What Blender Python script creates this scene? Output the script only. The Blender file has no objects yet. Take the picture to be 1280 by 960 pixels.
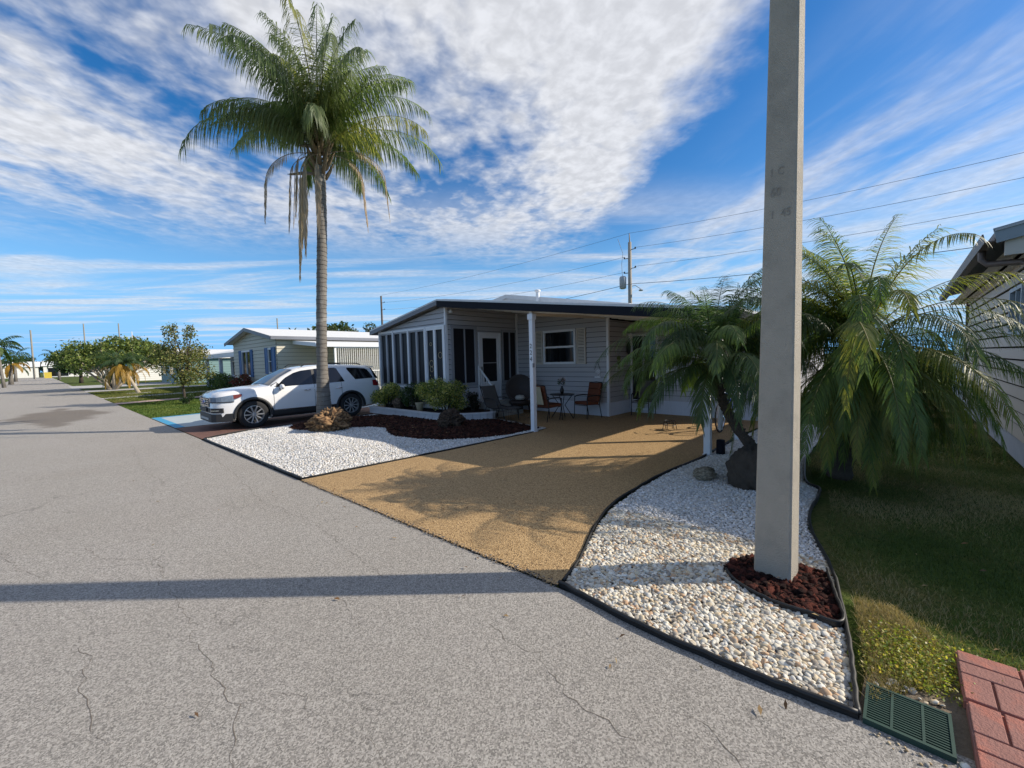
import bpy, math, random
import numpy as np
from mathutils import Vector, Matrix, noise as mnoise

# ------------------------------------------------------------------ camera
C = bpy.context.scene.collection
SC = bpy.context.scene
R = math.radians
PI = math.pi
H, YAW, PITCH, ROLL, FPX = 1.75, R(46.8), R(-3.3), R(1.4), 520.0
F3 = Vector((math.sin(YAW)*math.cos(PITCH), math.cos(YAW)*math.cos(PITCH), math.sin(PITCH)))
R0 = Vector((math.cos(YAW), -math.sin(YAW), 0)); U0 = R0.cross(F3)
RR = R0*math.cos(ROLL) - U0*math.sin(ROLL); UU = U0*math.cos(ROLL) + R0*math.sin(ROLL)
cd = bpy.data.cameras.new('camera'); cam = bpy.data.objects.new('camera', cd); C.objects.link(cam)
cd.sensor_width = 36; cd.lens = 36*FPX/1280; cd.clip_start = .05; cd.clip_end = 3000
m = Matrix((RR, UU, -F3)).transposed().to_4x4(); m.translation = (0, 0, H); cam.matrix_world = m
SC.camera = cam

# ------------------------------------------------------------------ node helpers
def inp(nt, node, key, val):
    s = node.inputs[key]
    if isinstance(val, bpy.types.NodeSocket): nt.links.new(val, s)
    else:
        if hasattr(s.default_value, '__len__') and not hasattr(val, '__len__'): val = (val,)*len(s.default_value)
        if hasattr(s.default_value, '__len__') and len(s.default_value) == 4 and len(val) == 3: val = (*val, 1)
        s.default_value = val
def node(nt, typ, ins=None, **props):
    n = nt.nodes.new(typ)
    for k, v in props.items(): setattr(n, k, v)
    for k, v in (ins or {}).items(): inp(nt, n, k, v)
    return n
def math_(nt, op, a, b=0.0, c=0.0, clamp=False):
    n = nt.nodes.new('ShaderNodeMath'); n.operation = op; n.use_clamp = clamp
    inp(nt, n, 0, a); inp(nt, n, 1, b); inp(nt, n, 2, c)
    return n.outputs[0]
def sstep(nt, lo, hi, v, tlo=0.0, thi=1.0):
    n = node(nt, 'ShaderNodeMapRange', {0: v, 1: lo, 2: hi, 3: tlo, 4: thi}, interpolation_type='SMOOTHSTEP')
    return n.outputs[0]
def mixc(nt, fac, a, b, mode='MIX'):
    n = nt.nodes.new('ShaderNodeMix'); n.data_type = 'RGBA'; n.blend_type = mode
    inp(nt, n, 0, fac); inp(nt, n, 6, a); inp(nt, n, 7, b)
    return n.outputs[2]
def noise_(nt, vec, scale, detail=4, rough=.55, dist=0.0, out=0):
    n = node(nt, 'ShaderNodeTexNoise', {'Vector': vec, 'Scale': scale, 'Detail': detail, 'Roughness': rough, 'Distortion': dist})
    return n.outputs[out]
def mapping(nt, vec, scale=(1, 1, 1), rot=(0, 0, 0), loc=(0, 0, 0)):
    return node(nt, 'ShaderNodeMapping', {'Vector': vec, 'Scale': scale, 'Rotation': rot, 'Location': loc}).outputs[0]

# ------------------------------------------------------------------ sky, sun, exposure
SUN_AZ, SUN_EL = R(135.7), R(31)
w = bpy.data.worlds.new('World'); SC.world = w; w.use_nodes = True
nt = w.node_tree; nt.nodes.clear()
sky = node(nt, 'ShaderNodeTexSky', sky_type='NISHITA', sun_disc=False, sun_elevation=SUN_EL, sun_rotation=SUN_AZ,
           air_density=1.0, dust_density=.35, ozone_density=2.0, altitude=10)
tc = node(nt, 'ShaderNodeTexCoord').outputs['Generated']
sep = node(nt, 'ShaderNodeSeparateXYZ', {0: tc}).outputs
zz = math_(nt, 'MAXIMUM', sep[2], .03)
def lin(fx, fy):
    return math_(nt, 'DIVIDE', math_(nt, 'ADD', math_(nt, 'MULTIPLY', sep[0], fx), math_(nt, 'MULTIPLY', sep[1], fy)), zz)
ca = lin(math.sin(YAW), math.cos(YAW)); cb = lin(math.cos(YAW), -math.sin(YAW))
ab = node(nt, 'ShaderNodeCombineXYZ', {0: ca, 1: cb, 2: 0.0}).outputs[0]
warp = noise_(nt, mapping(nt, ab, (.8, .8, 1)), 1.0, 3, .5, 0, 1)
ab2 = node(nt, 'ShaderNodeVectorMath', {0: ab, 1: node(nt, 'ShaderNodeVectorMath', {0: warp, 1: (.16, .16, 0)}, operation='MULTIPLY').outputs[0]}, operation='ADD').outputs[0]
big = noise_(nt, mapping(nt, ab2, (.55, 1.15, 1), (0, 0, R(38)), (3.1, 1.7, 0)), 1.0, 5, .55)
puff = noise_(nt, mapping(nt, ab2, (5.2, 6.0, 1), (0, 0, R(-20))), 1.0, 3, .5, .2)
mott = noise_(nt, mapping(nt, ab2, (13, 14, 1), (0, 0, R(20))), 1.0, 3, .55, .2)
strk = noise_(nt, mapping(nt, ab2, (.8, 2.6, 1), (0, 0, R(-14)), (0, .6, 0)), 1.0, 5, .55, .3)
low = noise_(nt, mapping(nt, ab2, (.7, .2, 1), (0, 0, R(-16)), (1.3, 0, 0)), 1.0, 6, .6, .6)
edge = math_(nt, 'ADD', cb, math_(nt, 'MULTIPLY', math_(nt, 'SUBTRACT', noise_(nt, ab, 2.6, 5, .6), .5), .55))
mass = sstep(nt, .86, .58, edge)                                  # the cloud sheet left of the clear wedge
near_ = sstep(nt, 5.2, 2.6, math_(nt, 'ADD', ca, math_(nt, 'MULTIPLY', math_(nt, 'ABSOLUTE', math_(nt, 'SUBTRACT', cb, .1)), .42)))
thick = sstep(nt, .9, .0, math_(nt, 'ADD', math_(nt, 'ABSOLUTE', math_(nt, 'SUBTRACT', cb, .32)), math_(nt, 'MULTIPLY', math_(nt, 'ABSOLUTE', math_(nt, 'SUBTRACT', ca, 1.1)), .3)))
d1 = math_(nt, 'ADD', math_(nt, 'MULTIPLY', big, 1.9), math_(nt, 'MULTIPLY', puff, .75))
d1 = math_(nt, 'ADD', d1, math_(nt, 'MULTIPLY', mott, .32))
d1 = math_(nt, 'ADD', d1, math_(nt, 'MULTIPLY', thick, .55))
d1 = math_(nt, 'MULTIPLY', sstep(nt, 1.12, 1.74, d1), math_(nt, 'MULTIPLY', mass, near_))
cir = math_(nt, 'MULTIPLY', sstep(nt, .40, .72, math_(nt, 'ADD', math_(nt, 'MULTIPLY', strk, .72), math_(nt, 'MULTIPLY', big, .34))), sstep(nt, .9, 1.6, cb))
cir = math_(nt, 'MULTIPLY', cir, .72)
lowm = math_(nt, 'MULTIPLY', sstep(nt, .46, .64, low), math_(nt, 'MULTIPLY', sstep(nt, 2.2, 3.4, ca), sstep(nt, 26, 9, ca)))
lowm = math_(nt, 'MULTIPLY', lowm, .7)
dens = math_(nt, 'MAXIMUM', math_(nt, 'MAXIMUM', d1, cir), lowm)
dens = math_(nt, 'MULTIPLY', dens, math_(nt, 'MULTIPLY', sstep(nt, 0.015, .05, sep[2]), sstep(nt, -.3, .7, ca, .45, 1.0)))   # unseen cloud behind the camera thinned to weaken the ambient light
shade = math_(nt, 'MULTIPLY_ADD', sstep(nt, .3, .75, mott), .22, .80)
ccol = node(nt, 'ShaderNodeVectorMath', {0: (7.0, 7.1, 7.4), 1: shade}, operation='MULTIPLY').outputs[0]
skyc = node(nt, 'ShaderNodeHueSaturation', {'Saturation': 1.42, 'Value': 1.15, 'Hue': .506, 'Color': sky.outputs[0]}).outputs[0]
skyc = mixc(nt, sstep(nt, .34, .0, sep[2]), skyc, (1.9, 4.6, 8.2))
mix = mixc(nt, math_(nt, 'MULTIPLY', dens, .92), skyc, ccol)
bg = node(nt, 'ShaderNodeBackground', {'Color': mix, 'Strength': .108})
nt.links.new(bg.outputs[0], node(nt, 'ShaderNodeOutputWorld').inputs[0])

sl = bpy.data.lights.new('sun', 'SUN'); sl.energy = 5.0; sl.angle = R(.53); sl.color = (1, .90, .755)
so = bpy.data.objects.new('sun', sl); C.objects.link(so)
sdir = Vector((math.sin(SUN_AZ)*math.cos(SUN_EL), math.cos(SUN_AZ)*math.cos(SUN_EL), math.sin(SUN_EL)))
so.rotation_euler = sdir.to_track_quat('Z', 'Y').to_euler(); so.location = (5, -5, 20)
vs = SC.view_settings; vs.view_transform = 'Standard'; vs.look = 'None'; vs.gamma = 1; vs.exposure = .22
SC.cycles.max_bounces = 6; SC.cycles.transparent_max_bounces = 4
SC.cycles.use_denoising = True

# ------------------------------------------------------------------ materials
def M(name, col, rough=.6, metal=0.0, var=.12, vs_=6.0, bump=0.0, bs=60.0, attr=False, spec=.5, trans=0.0, col2=None, c2s=3.0, c2r=(.45, .6), streak=None, coat=0.0):
    ma = bpy.data.materials.new(name); ma.use_nodes = True; nt = ma.node_tree
    b = nt.nodes['Principled BSDF']; tc = node(nt, 'ShaderNodeTexCoord').outputs['Object']
    if attr: base = node(nt, 'ShaderNodeVertexColor', layer_name='Col').outputs[0]
    else: base = col
    v = tc if streak is None else mapping(nt, tc, streak)
    if col2 is not None:
        base = mixc(nt, sstep(nt, c2r[0], c2r[1], noise_(nt, v, c2s, 5, .6)), base, col2)
    if var:
        f = math_(nt, 'MULTIPLY_ADD', noise_(nt, v, vs_, 5, .6), 2*var, 1-var)
        base = mixc(nt, 1.0, base, node(nt, 'ShaderNodeCombineColor', {0: f, 1: f, 2: f}).outputs[0], 'MULTIPLY')
    inp(nt, b, 'Base Color', base)
    b.inputs['Roughness'].default_value = rough; b.inputs['Metallic'].default_value = metal
    b.inputs['Specular IOR Level'].default_value = spec
    if coat: b.inputs['Coat Weight'].default_value = coat; b.inputs['Coat Roughness'].default_value = .04
    if bump:
        bn = node(nt, 'ShaderNodeBump', {'Strength': bump, 'Distance': .02, 'Height': noise_(nt, tc, bs, 4, .6)})
        nt.links.new(bn.outputs[0], b.inputs['Normal'])
    if trans:
        o = nt.nodes['Material Output']; t = node(nt, 'ShaderNodeBsdfTranslucent', {'Color': mixc(nt, 1.0, base, (2.3, 2.3, 1.3), 'MULTIPLY')})
        mx = node(nt, 'ShaderNodeMixShader', {0: trans}); nt.links.new(b.outputs[0], mx.inputs[1]); nt.links.new(t.outputs[0], mx.inputs[2])
        nt.links.new(mx.outputs[0], o.inputs[0])
    return ma

MT = dict(
 siding=M('siding_grey', (.43, .43, .455), .55, var=.05, vs_=2),
 trim=M('trim_white', (.74, .76, .80), .5, var=.05),
 trimg=M('trim_grey', (.30, .31, .34), .5, var=.05),
 beige=M('soffit_beige', (.66, .60, .52), .6, var=.05),
 fascia=M('fascia_navy', (.010, .012, .019), .7, var=.1, spec=.15),
 fasciag=M('fascia_grey', (.16, .17, .20), .5, var=.1),
 metalroof=M('metal_roof', (.62, .63, .64), .45, var=.12, vs_=3, streak=(.3, 3, 1)),
 glass=M('dark_glass', (.008, .009, .011), .06, var=0, spec=.6),
 screen=M('insect_screen', (.012, .012, .016), .5, var=.2, vs_=3, spec=.3),
 skirt=M('skirt_white', (.62, .64, .70), .55, var=.08),
 block=M('white_block', (.60, .60, .62), .8, var=.12, bump=.3, bs=30),
 black=M('black_metal', (.012, .012, .014), .4, var=.1),
 dark=M('dark_void', (.01, .01, .01), .9, var=0),
 white=M('white_paint', (.78, .79, .80), .4, var=.04),
 concrete=M('pole_concrete', (.46, .415, .34), .85, var=.13, vs_=9, bump=.9, bs=110, col2=(.38, .345, .285), c2s=2.8, c2r=(.45, .7)),
 conc2=M('concrete_pad', (.42, .41, .38), .85, var=.1, vs_=3, bump=.2),
 woodpole=M('pole_wood', (.30, .27, .22), .85, var=.2, vs_=4, streak=(3, 3, .3)),
 trunk=M('palm_trunk', (.17, .155, .135), .9, var=.3, vs_=9, bump=.6, bs=40, col2=(.27, .25, .22), c2s=3, c2r=(.5, .7)),
 bark=M('bark', (.065, .052, .04), .95, var=.4, vs_=20, bump=1, bs=50),
 leaf=M('leaf', (0, 0, 0), .5, var=.1, vs_=3, attr=True, trans=.42, spec=.5),
 leafd=M('leaf_matte', (0, 0, 0), .65, var=.15, vs_=3, attr=True, trans=.2, spec=.3),
 stone=M('stones', (0, 0, 0), .7, var=.12, vs_=60, attr=True, spec=.35),
 lava=M('lava', (0, 0, 0), .95, var=.4, vs_=120, attr=True, bump=1, bs=220, spec=.2),
 edging=M('edging_plastic', (.013, .0135, .014), .5, var=.2, vs_=10),
 grate=M('grate_green', (.016, .05, .036), .6, var=.3, vs_=20),
 paver=M('paver_red', (.40, .165, .125), .95, var=.2, vs_=14, bump=.5, bs=90, col2=(.30, .155, .13), c2s=5, spec=.2),
 rust=M('cushion_rust', (.15, .045, .02), .85, var=.12, bump=.2, bs=200),
 towel=M('towel_beige', (.42, .36, .24), .9, var=.15, vs_=30),
 sling=M('sling_grey', (.09, .085, .08), .8, var=.1),
 rattan=M('rattan_brown', (.03, .02, .018), .6, var=.3, vs_=40),
 carpaint=M('car_white', (.76, .76, .76), .25, var=0, coat=.8),
 carblack=M('car_cladding', (.018, .019, .021), .55, var=.05),
 chrome=M('chrome', (.75, .76, .78), .18, metal=1.0, var=0),
 alloy=M('alloy', (.62, .62, .63), .28, metal=.8, var=0),
 tyre=M('tyre', (.018, .018, .019), .85, var=.1),
 lamp=M('lamp_lens', (.16, .21, .28), .08, var=.3, vs_=14),
 amber=M('amber_lens', (.16, .035, .02), .15, var=0),
 red=M('red_lens', (.28, .01, .012), .12, var=0),
 blueshut=M('shutter_blue', (.055, .14, .33), .55, var=.08),
 cream=M('siding_cream', (.54, .51, .42), .6, var=.05),
 bluegrey=M('siding_bluegrey', (.22, .25, .31), .6, var=.05),
 teal=M('siding_teal', (.16, .27, .27), .6, var=.05),
 tan=M('siding_tan', (.50, .47, .42), .6, var=.06, vs_=2),
 whitewall=M('white_wall', (.72, .71, .66), .7, var=.05),
 lattice=M('white_lattice', (.88, .87, .84), .6, var=.03),
 yellow=M('yellow_paint', (.55, .42, .05), .5, var=.1),
 bluep=M('blue_paint', (.02, .06, .35), .3, var=.1),
 green=M('green_plastic', (.03, .42, .08), .4, var=.1),
 gutter=M('gutter_brown', (.12, .095, .085), .5, var=.1),
 fasciab=M('fascia_blue_grey', (.22, .27, .31), .45, var=.08),
 steel=M('grey_steel', (.33, .36, .38), .4, var=.08),
 wire=M('wire', (.10, .12, .15), .5, var=0),
 yellowleaf=M('gecko', (.12, .16, .04), .6, var=.4, vs_=30),
 marks=M('pole_marks', (.26, .24, .21), .9, var=.1),
 numb=M('number_black', (.03, .03, .03), .5, var=0),
 flagred=M('flag_cloth', (.45, .05, .06), .7, var=.5, vs_=4),
)

# ------------------------------------------------------------------ mesh helpers
ORG = {}
def setp(o, label=None, cat=None, group=None, kind=None):
    if label: o['label'] = label
    if cat: o['category'] = cat
    if group: o['group'] = group
    if kind: o['kind'] = kind
    return o
def link(o, parent=None, org=(0, 0, 0)):
    C.objects.link(o); org = Vector(org)
    ORG[o.name] = org
    if parent is not None:
        o.parent = parent; o.location = org - ORG[parent.name]
    else: o.location = org
    return o
def empty(name, loc, label=None, cat=None, group=None):
    o = bpy.data.objects.new(name, None); o.empty_display_size = .2
    link(o, None, loc); return setp(o, label, cat, group)
def npobj(name, V, Fc, mat, parent=None, org=None, col=None, smooth=False):
    """numpy verts (n,3), faces (m,k) of one size"""
    V = np.asarray(V, dtype=np.float32); Fc = np.asarray(Fc, dtype=np.int32)
    if org is None: org = ORG[parent.name] if parent is not None else (0, 0, 0)
    V = V - np.array(org, dtype=np.float32)
    me = bpy.data.meshes.new(name); k = Fc.shape[1]
    me.vertices.add(len(V)); me.vertices.foreach_set('co', V.ravel())
    me.loops.add(Fc.size); me.loops.foreach_set('vertex_index', Fc.ravel())
    me.polygons.add(len(Fc)); me.polygons.foreach_set('loop_start', np.arange(0, Fc.size, k, dtype=np.int32))
    me.polygons.foreach_set('loop_total', np.full(len(Fc), k, dtype=np.int32))
    if smooth: me.polygons.foreach_set('use_smooth', np.ones(len(Fc), dtype=bool))
    me.update(calc_edges=True)
    if col is not None:
        a = me.color_attributes.new('Col', 'FLOAT_COLOR', 'POINT')
        c4 = np.ones((len(V), 4), dtype=np.float32); c4[:, :3] = col
        a.data.foreach_set('color', c4.ravel())
    me.materials.append(mat)
    o = bpy.data.objects.new(name, me)
    return link(o, parent, org)

class MB:
    def __init__(s): s.v = []; s.f = []
    def add(s, vs, fs):
        n = len(s.v); s.v += [tuple(p) for p in vs]; s.f += [tuple(i+n for i in f) for f in fs]; return s
    def box(s, x0, y0, z0, x1, y1, z1):
        x0, x1 = min(x0, x1), max(x0, x1); y0, y1 = min(y0, y1), max(y0, y1); z0, z1 = min(z0, z1), max(z0, z1)
        return s.add([(x0,y0,z0),(x1,y0,z0),(x1,y1,z0),(x0,y1,z0),(x0,y0,z1),(x1,y0,z1),(x1,y1,z1),(x0,y1,z1)],
                     [(0,3,2,1),(4,5,6,7),(0,1,5,4),(1,2,6,5),(2,3,7,6),(3,0,4,7)])
    def obox(s, c, size, rot=None):
        M3 = rot.to_3x3() if rot is not None else Matrix.Identity(3)
        vs = [Vector(c) + M3 @ Vector((sx*size[0]/2, sy*size[1]/2, sz*size[2]/2)) for sz in (-1, 1) for sx, sy in ((-1,-1),(1,-1),(1,1),(-1,1))]
        return s.add(vs, [(0,3,2,1),(4,5,6,7),(0,1,5,4),(1,2,6,5),(2,3,7,6),(3,0,4,7)])
    def bar(s, a, b, w, h=None):
        h = h or w; a = Vector(a); b = Vector(b); d = b-a; L = d.length
        q = d.to_track_quat('X', 'Z').to_matrix()
        return s.obox((a+b)/2, (L, w, h), q)
    def slab(s, q, th):
        q = [Vector(p) for p in q]; lo = [p - Vector((0, 0, th)) for p in q]; n = len(q)
        return s.add(q+lo, [tuple(range(n)), tuple(range(2*n-1, n-1, -1))] + [((i+1) % n, i, n+i, n+(i+1) % n) for i in range(n)])
    def tube(s, pts, r, n=8, caps=True):
        pts = [Vector(p) for p in pts]; k = len(pts)
        rs = r if hasattr(r, '__len__') else [r]*k
        ref = None; rings = []
        for i, p in enumerate(pts):
            t = (pts[min(i+1, k-1)] - pts[max(i-1, 0)]).normalized()
            if ref is None: ref = t.orthogonal().normalized()
            ref = (ref - t*ref.dot(t)).normalized(); b = t.cross(ref)
            rings.append([p + (ref*math.cos(2*PI*j/n) + b*math.sin(2*PI*j/n))*rs[i] for j in range(n)])
        vs = [q for ring in rings for q in ring]; fs = []
        for i in range(k-1):
            for j in range(n): fs.append((i*n+j, i*n+(j+1) % n, (i+1)*n+(j+1) % n, (i+1)*n+j))
        if caps: fs += [tuple(range(n-1, -1, -1)), tuple((k-1)*n+j for j in range(n))]
        return s.add(vs, fs)
    def lathe(s, prof, c=(0, 0, 0), n=20, axis='Z'):
        vs = []; k = len(prof)
        for r, z in prof:
            for j in range(n):
                a = 2*PI*j/n; x, y = r*math.cos(a), r*math.sin(a)
                p = (x, y, z) if axis == 'Z' else ((x, z, y) if axis == 'Y' else (z, x, y))
                vs.append((p[0]+c[0], p[1]+c[1], p[2]+c[2]))
        fs = [(i*n+j, i*n+(j+1) % n, (i+1)*n+(j+1) % n, (i+1)*n+j) for i in range(k-1) for j in range(n)]
        fs += [tuple(range(n-1, -1, -1)), tuple((k-1)*n+j for j in range(n))]
        return s.add(vs, fs)
    def prism(s, poly, z0, z1):
        n = len(poly)
        return s.add([(x, y, z0) for x, y in poly]+[(x, y, z1) for x, y in poly],
                     [tuple(range(n-1, -1, -1)), tuple(range(n, 2*n))]+[(i, (i+1) % n, n+(i+1) % n, n+i) for i in range(n)])
    def build(s, name, mat, parent=None, org=None, smooth=False, bevel=0.0, label=None, cat=None, group=None, kind=None):
        if org is None: org = ORG[parent.name] if parent is not None else (0, 0, 0)
        me = bpy.data.meshes.new(name); o3 = Vector(org)
        me.from_pydata([tuple(Vector(p)-o3) for p in s.v], [], s.f); me.update()
        if smooth:
            me.polygons.foreach_set('use_smooth', [True]*len(me.polygons))
        me.materials.append(mat)
        o = bpy.data.objects.new(name, me); link(o, parent, org)
        if bevel:
            b = o.modifiers.new('bevel', 'BEVEL'); b.width = bevel; b.segments = 2; b.limit_method = 'ANGLE'; b.angle_limit = R(40)
        return setp(o, label, cat, group, kind)
def tree_copy(o, parent=None):
    c = o.copy(); C.objects.link(c)
    if parent is not None: c.parent = parent
    for ch in list(o.children): tree_copy(ch, c)
    return c
def text(name, body, size, mat, parent, mat4, depth=.004, label=None):
    cu = bpy.data.curves.new(name, 'FONT'); cu.body = body; cu.size = size; cu.extrude = depth; cu.align_x = 'CENTER'; cu.resolution_u = 3
    t = bpy.data.objects.new('tmp', cu); C.objects.link(t)
    me = bpy.data.meshes.new_from_object(t.evaluated_get(bpy.context.evaluated_depsgraph_get()))
    bpy.data.objects.remove(t); me.transform(mat4); me.transform(Matrix.Translation(-ORG[parent.name]))
    me.materials.clear(); me.materials.append(mat)
    o = bpy.data.objects.new(name, me); link(o, parent, ORG[parent.name]); return setp(o, label)

def inpoly(X, Y, poly):
    ins = np.zeros(X.shape, bool); n = len(poly)
    for i in range(n):
        x0, y0 = poly[i]; x1, y1 = poly[(i+1) % n]
        if y0 == y1: continue
        ins ^= ((y0 > Y) != (y1 > Y)) & (X < (x1-x0)*(Y-y0)/(y1-y0)+x0)
    return ins
def edged(X, Y, poly):
    d = np.full(X.shape, 1e9); n = len(poly)
    for i in range(n):
        a = np.array(poly[i], float); b = np.array(poly[(i+1) % n], float); ab = b-a
        t = np.clip(((X-a[0])*ab[0]+(Y-a[1])*ab[1])/(ab@ab), 0, 1)
        d = np.minimum(d, np.hypot(X-a[0]-t*ab[0], Y-a[1]-t*ab[1]))
    return d
def smoothline(pts, n=6, closed=False):
    P = [Vector(p) for p in pts]; out = []; k = len(P)
    for i in range(k if closed else k-1):
        p0 = P[(i-1) % k] if closed or i > 0 else P[0]; p1 = P[i]; p2 = P[(i+1) % k]
        p3 = P[(i+2) % k] if closed or i+2 < k else P[-1]
        for j in range(n):
            t = j/n
            out.append(.5*((2*p1)+(p2-p0)*t+(2*p0-5*p1+4*p2-p3)*t*t+(3*p1-p0-3*p2+p3)*t**3))
    if not closed: out.append(P[-1])
    return out

def ico(level):
    t = (1+5**.5)/2
    v = [(-1,t,0),(1,t,0),(-1,-t,0),(1,-t,0),(0,-1,t),(0,1,t),(0,-1,-t),(0,1,-t),(t,0,-1),(t,0,1),(-t,0,-1),(-t,0,1)]
    f = [(0,11,5),(0,5,1),(0,1,7),(0,7,10),(0,10,11),(1,5,9),(5,11,4),(11,10,2),(10,7,6),(7,1,8),(3,9,4),(3,4,2),(3,2,6),(3,6,8),(3,8,9),(4,9,5),(2,4,11),(6,2,10),(8,6,7),(9,8,1)]
    v = [np.array(p)/np.linalg.norm(p) for p in v]
    for _ in range(level):
        mid = {}; nf = []
        def g(a, b):
            k = (min(a, b), max(a, b))
            if k not in mid:
                q = v[a]+v[b]; v.append(q/np.linalg.norm(q)); mid[k] = len(v)-1
            return mid[k]
        for a, b, c in f:
            x, y, z = g(a, b), g(b, c), g(c, a); nf += [(a, x, z), (b, y, x), (c, z, y), (x, y, z)]
        f = nf
    return np.array(v), np.array(f)

def stones(name, poly, spacing, size, ratio, pal, hf, level=0, seed=1, rough=.12, layers=1, excl=None, mat=None, label=None, cat=None, smooth=True, lift=0.0, jitter=.5, kind='stuff'):
    rng = np.random.default_rng(seed); P = np.array(poly); x0, y0 = P.min(0); x1, y1 = P.max(0)
    out = []
    for L in range(layers):
        gx, gy = np.meshgrid(np.arange(x0, x1, spacing), np.arange(y0, y1, spacing))
        gx = gx.ravel()+rng.uniform(-jitter, jitter, gx.size)*spacing*1.2; gy = gy.ravel()+rng.uniform(-jitter, jitter, gy.size)*spacing*1.2
        k = inpoly(gx, gy, poly)
        if excl is not None: k &= ~inpoly(gx, gy, excl)
        gx, gy = gx[k], gy[k]; out.append(np.stack([gx, gy, hf(gx, gy)+L*size[0]*.35+lift], 1))
    pos = np.concatenate(out); n = len(pos)
    bv, bf = ico(level); nb = len(bv)
    s = rng.uniform(size[0], size[1], n)/2*(1+.35*(rng.random(n) > .92))
    sc = np.stack([s*rng.uniform(1, 1.35, n), s, s*ratio*rng.uniform(.75, 1.2, n)], 1)
    loc = bv[None]*(1+rng.normal(0, rough, (n, nb, 1)))*sc[:, None, :]
    a = rng.uniform(0, 2*PI, n); tx = rng.normal(0, .3, n); ty = rng.normal(0, .3, n)
    ca_, sa = np.cos(a), np.sin(a)
    x = loc[..., 0]*ca_[:, None]-loc[..., 1]*sa[:, None]; y = loc[..., 0]*sa[:, None]+loc[..., 1]*ca_[:, None]; z = loc[..., 2]+x*tx[:, None]+y*ty[:, None]
    V = np.stack([x, y, z], 2)+pos[:, None, :]
    Fc = bf[None]+(np.arange(n)*nb)[:, None, None]
    pal = np.array(pal); pc = pal[rng.integers(0, len(pal), n)]*rng.uniform(.75, 1.1, (n, 1))
    col = np.repeat(pc, nb, 0)
    o = npobj(name, V.reshape(-1, 3), Fc.reshape(-1, 3), mat or MT['stone'], None, (x0, y0, 0), col, smooth)
    return setp(o, label, cat, None, kind)

def sheet(name, poly, z, mat, hf=None, step=.15, label=None, kind='structure', cat=None, margin=0):
    """a ground sheet; with hf it is a grid following a height function"""
    if hf is None:
        mb = MB(); mb.add([(x, y, z) for x, y in poly], [tuple(range(len(poly)))])
        o = mb.build(name, mat, org=(poly[0][0], poly[0][1], 0))
        if o.data.polygons[0].normal.z < 0: o.data.flip_normals()
        return setp(o, label, cat, None, kind)
    P = np.array(poly); x0, y0 = P.min(0)-step; x1, y1 = P.max(0)+step
    xs = np.arange(x0, x1+step, step); ys = np.arange(y0, y1+step, step); gx, gy = np.meshgrid(xs, ys)
    gz = hf(gx, gy)+z; nx = len(xs); ny = len(ys)
    idx = np.arange(nx*ny).reshape(ny, nx)
    Fc = np.stack([idx[:-1, :-1], idx[:-1, 1:], idx[1:, 1:], idx[1:, :-1]], -1).reshape(-1, 4)
    cx = (gx[:-1, :-1]+gx[1:, 1:])/2; cy = (gy[:-1, :-1]+gy[1:, 1:])/2
    keep = inpoly(cx, cy, poly).ravel()
    o = npobj(name, np.stack([gx, gy, gz], -1).reshape(-1, 3), Fc[keep], mat, None, (x0, y0, 0), smooth=True)
    return setp(o, label, cat, None, kind)

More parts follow.
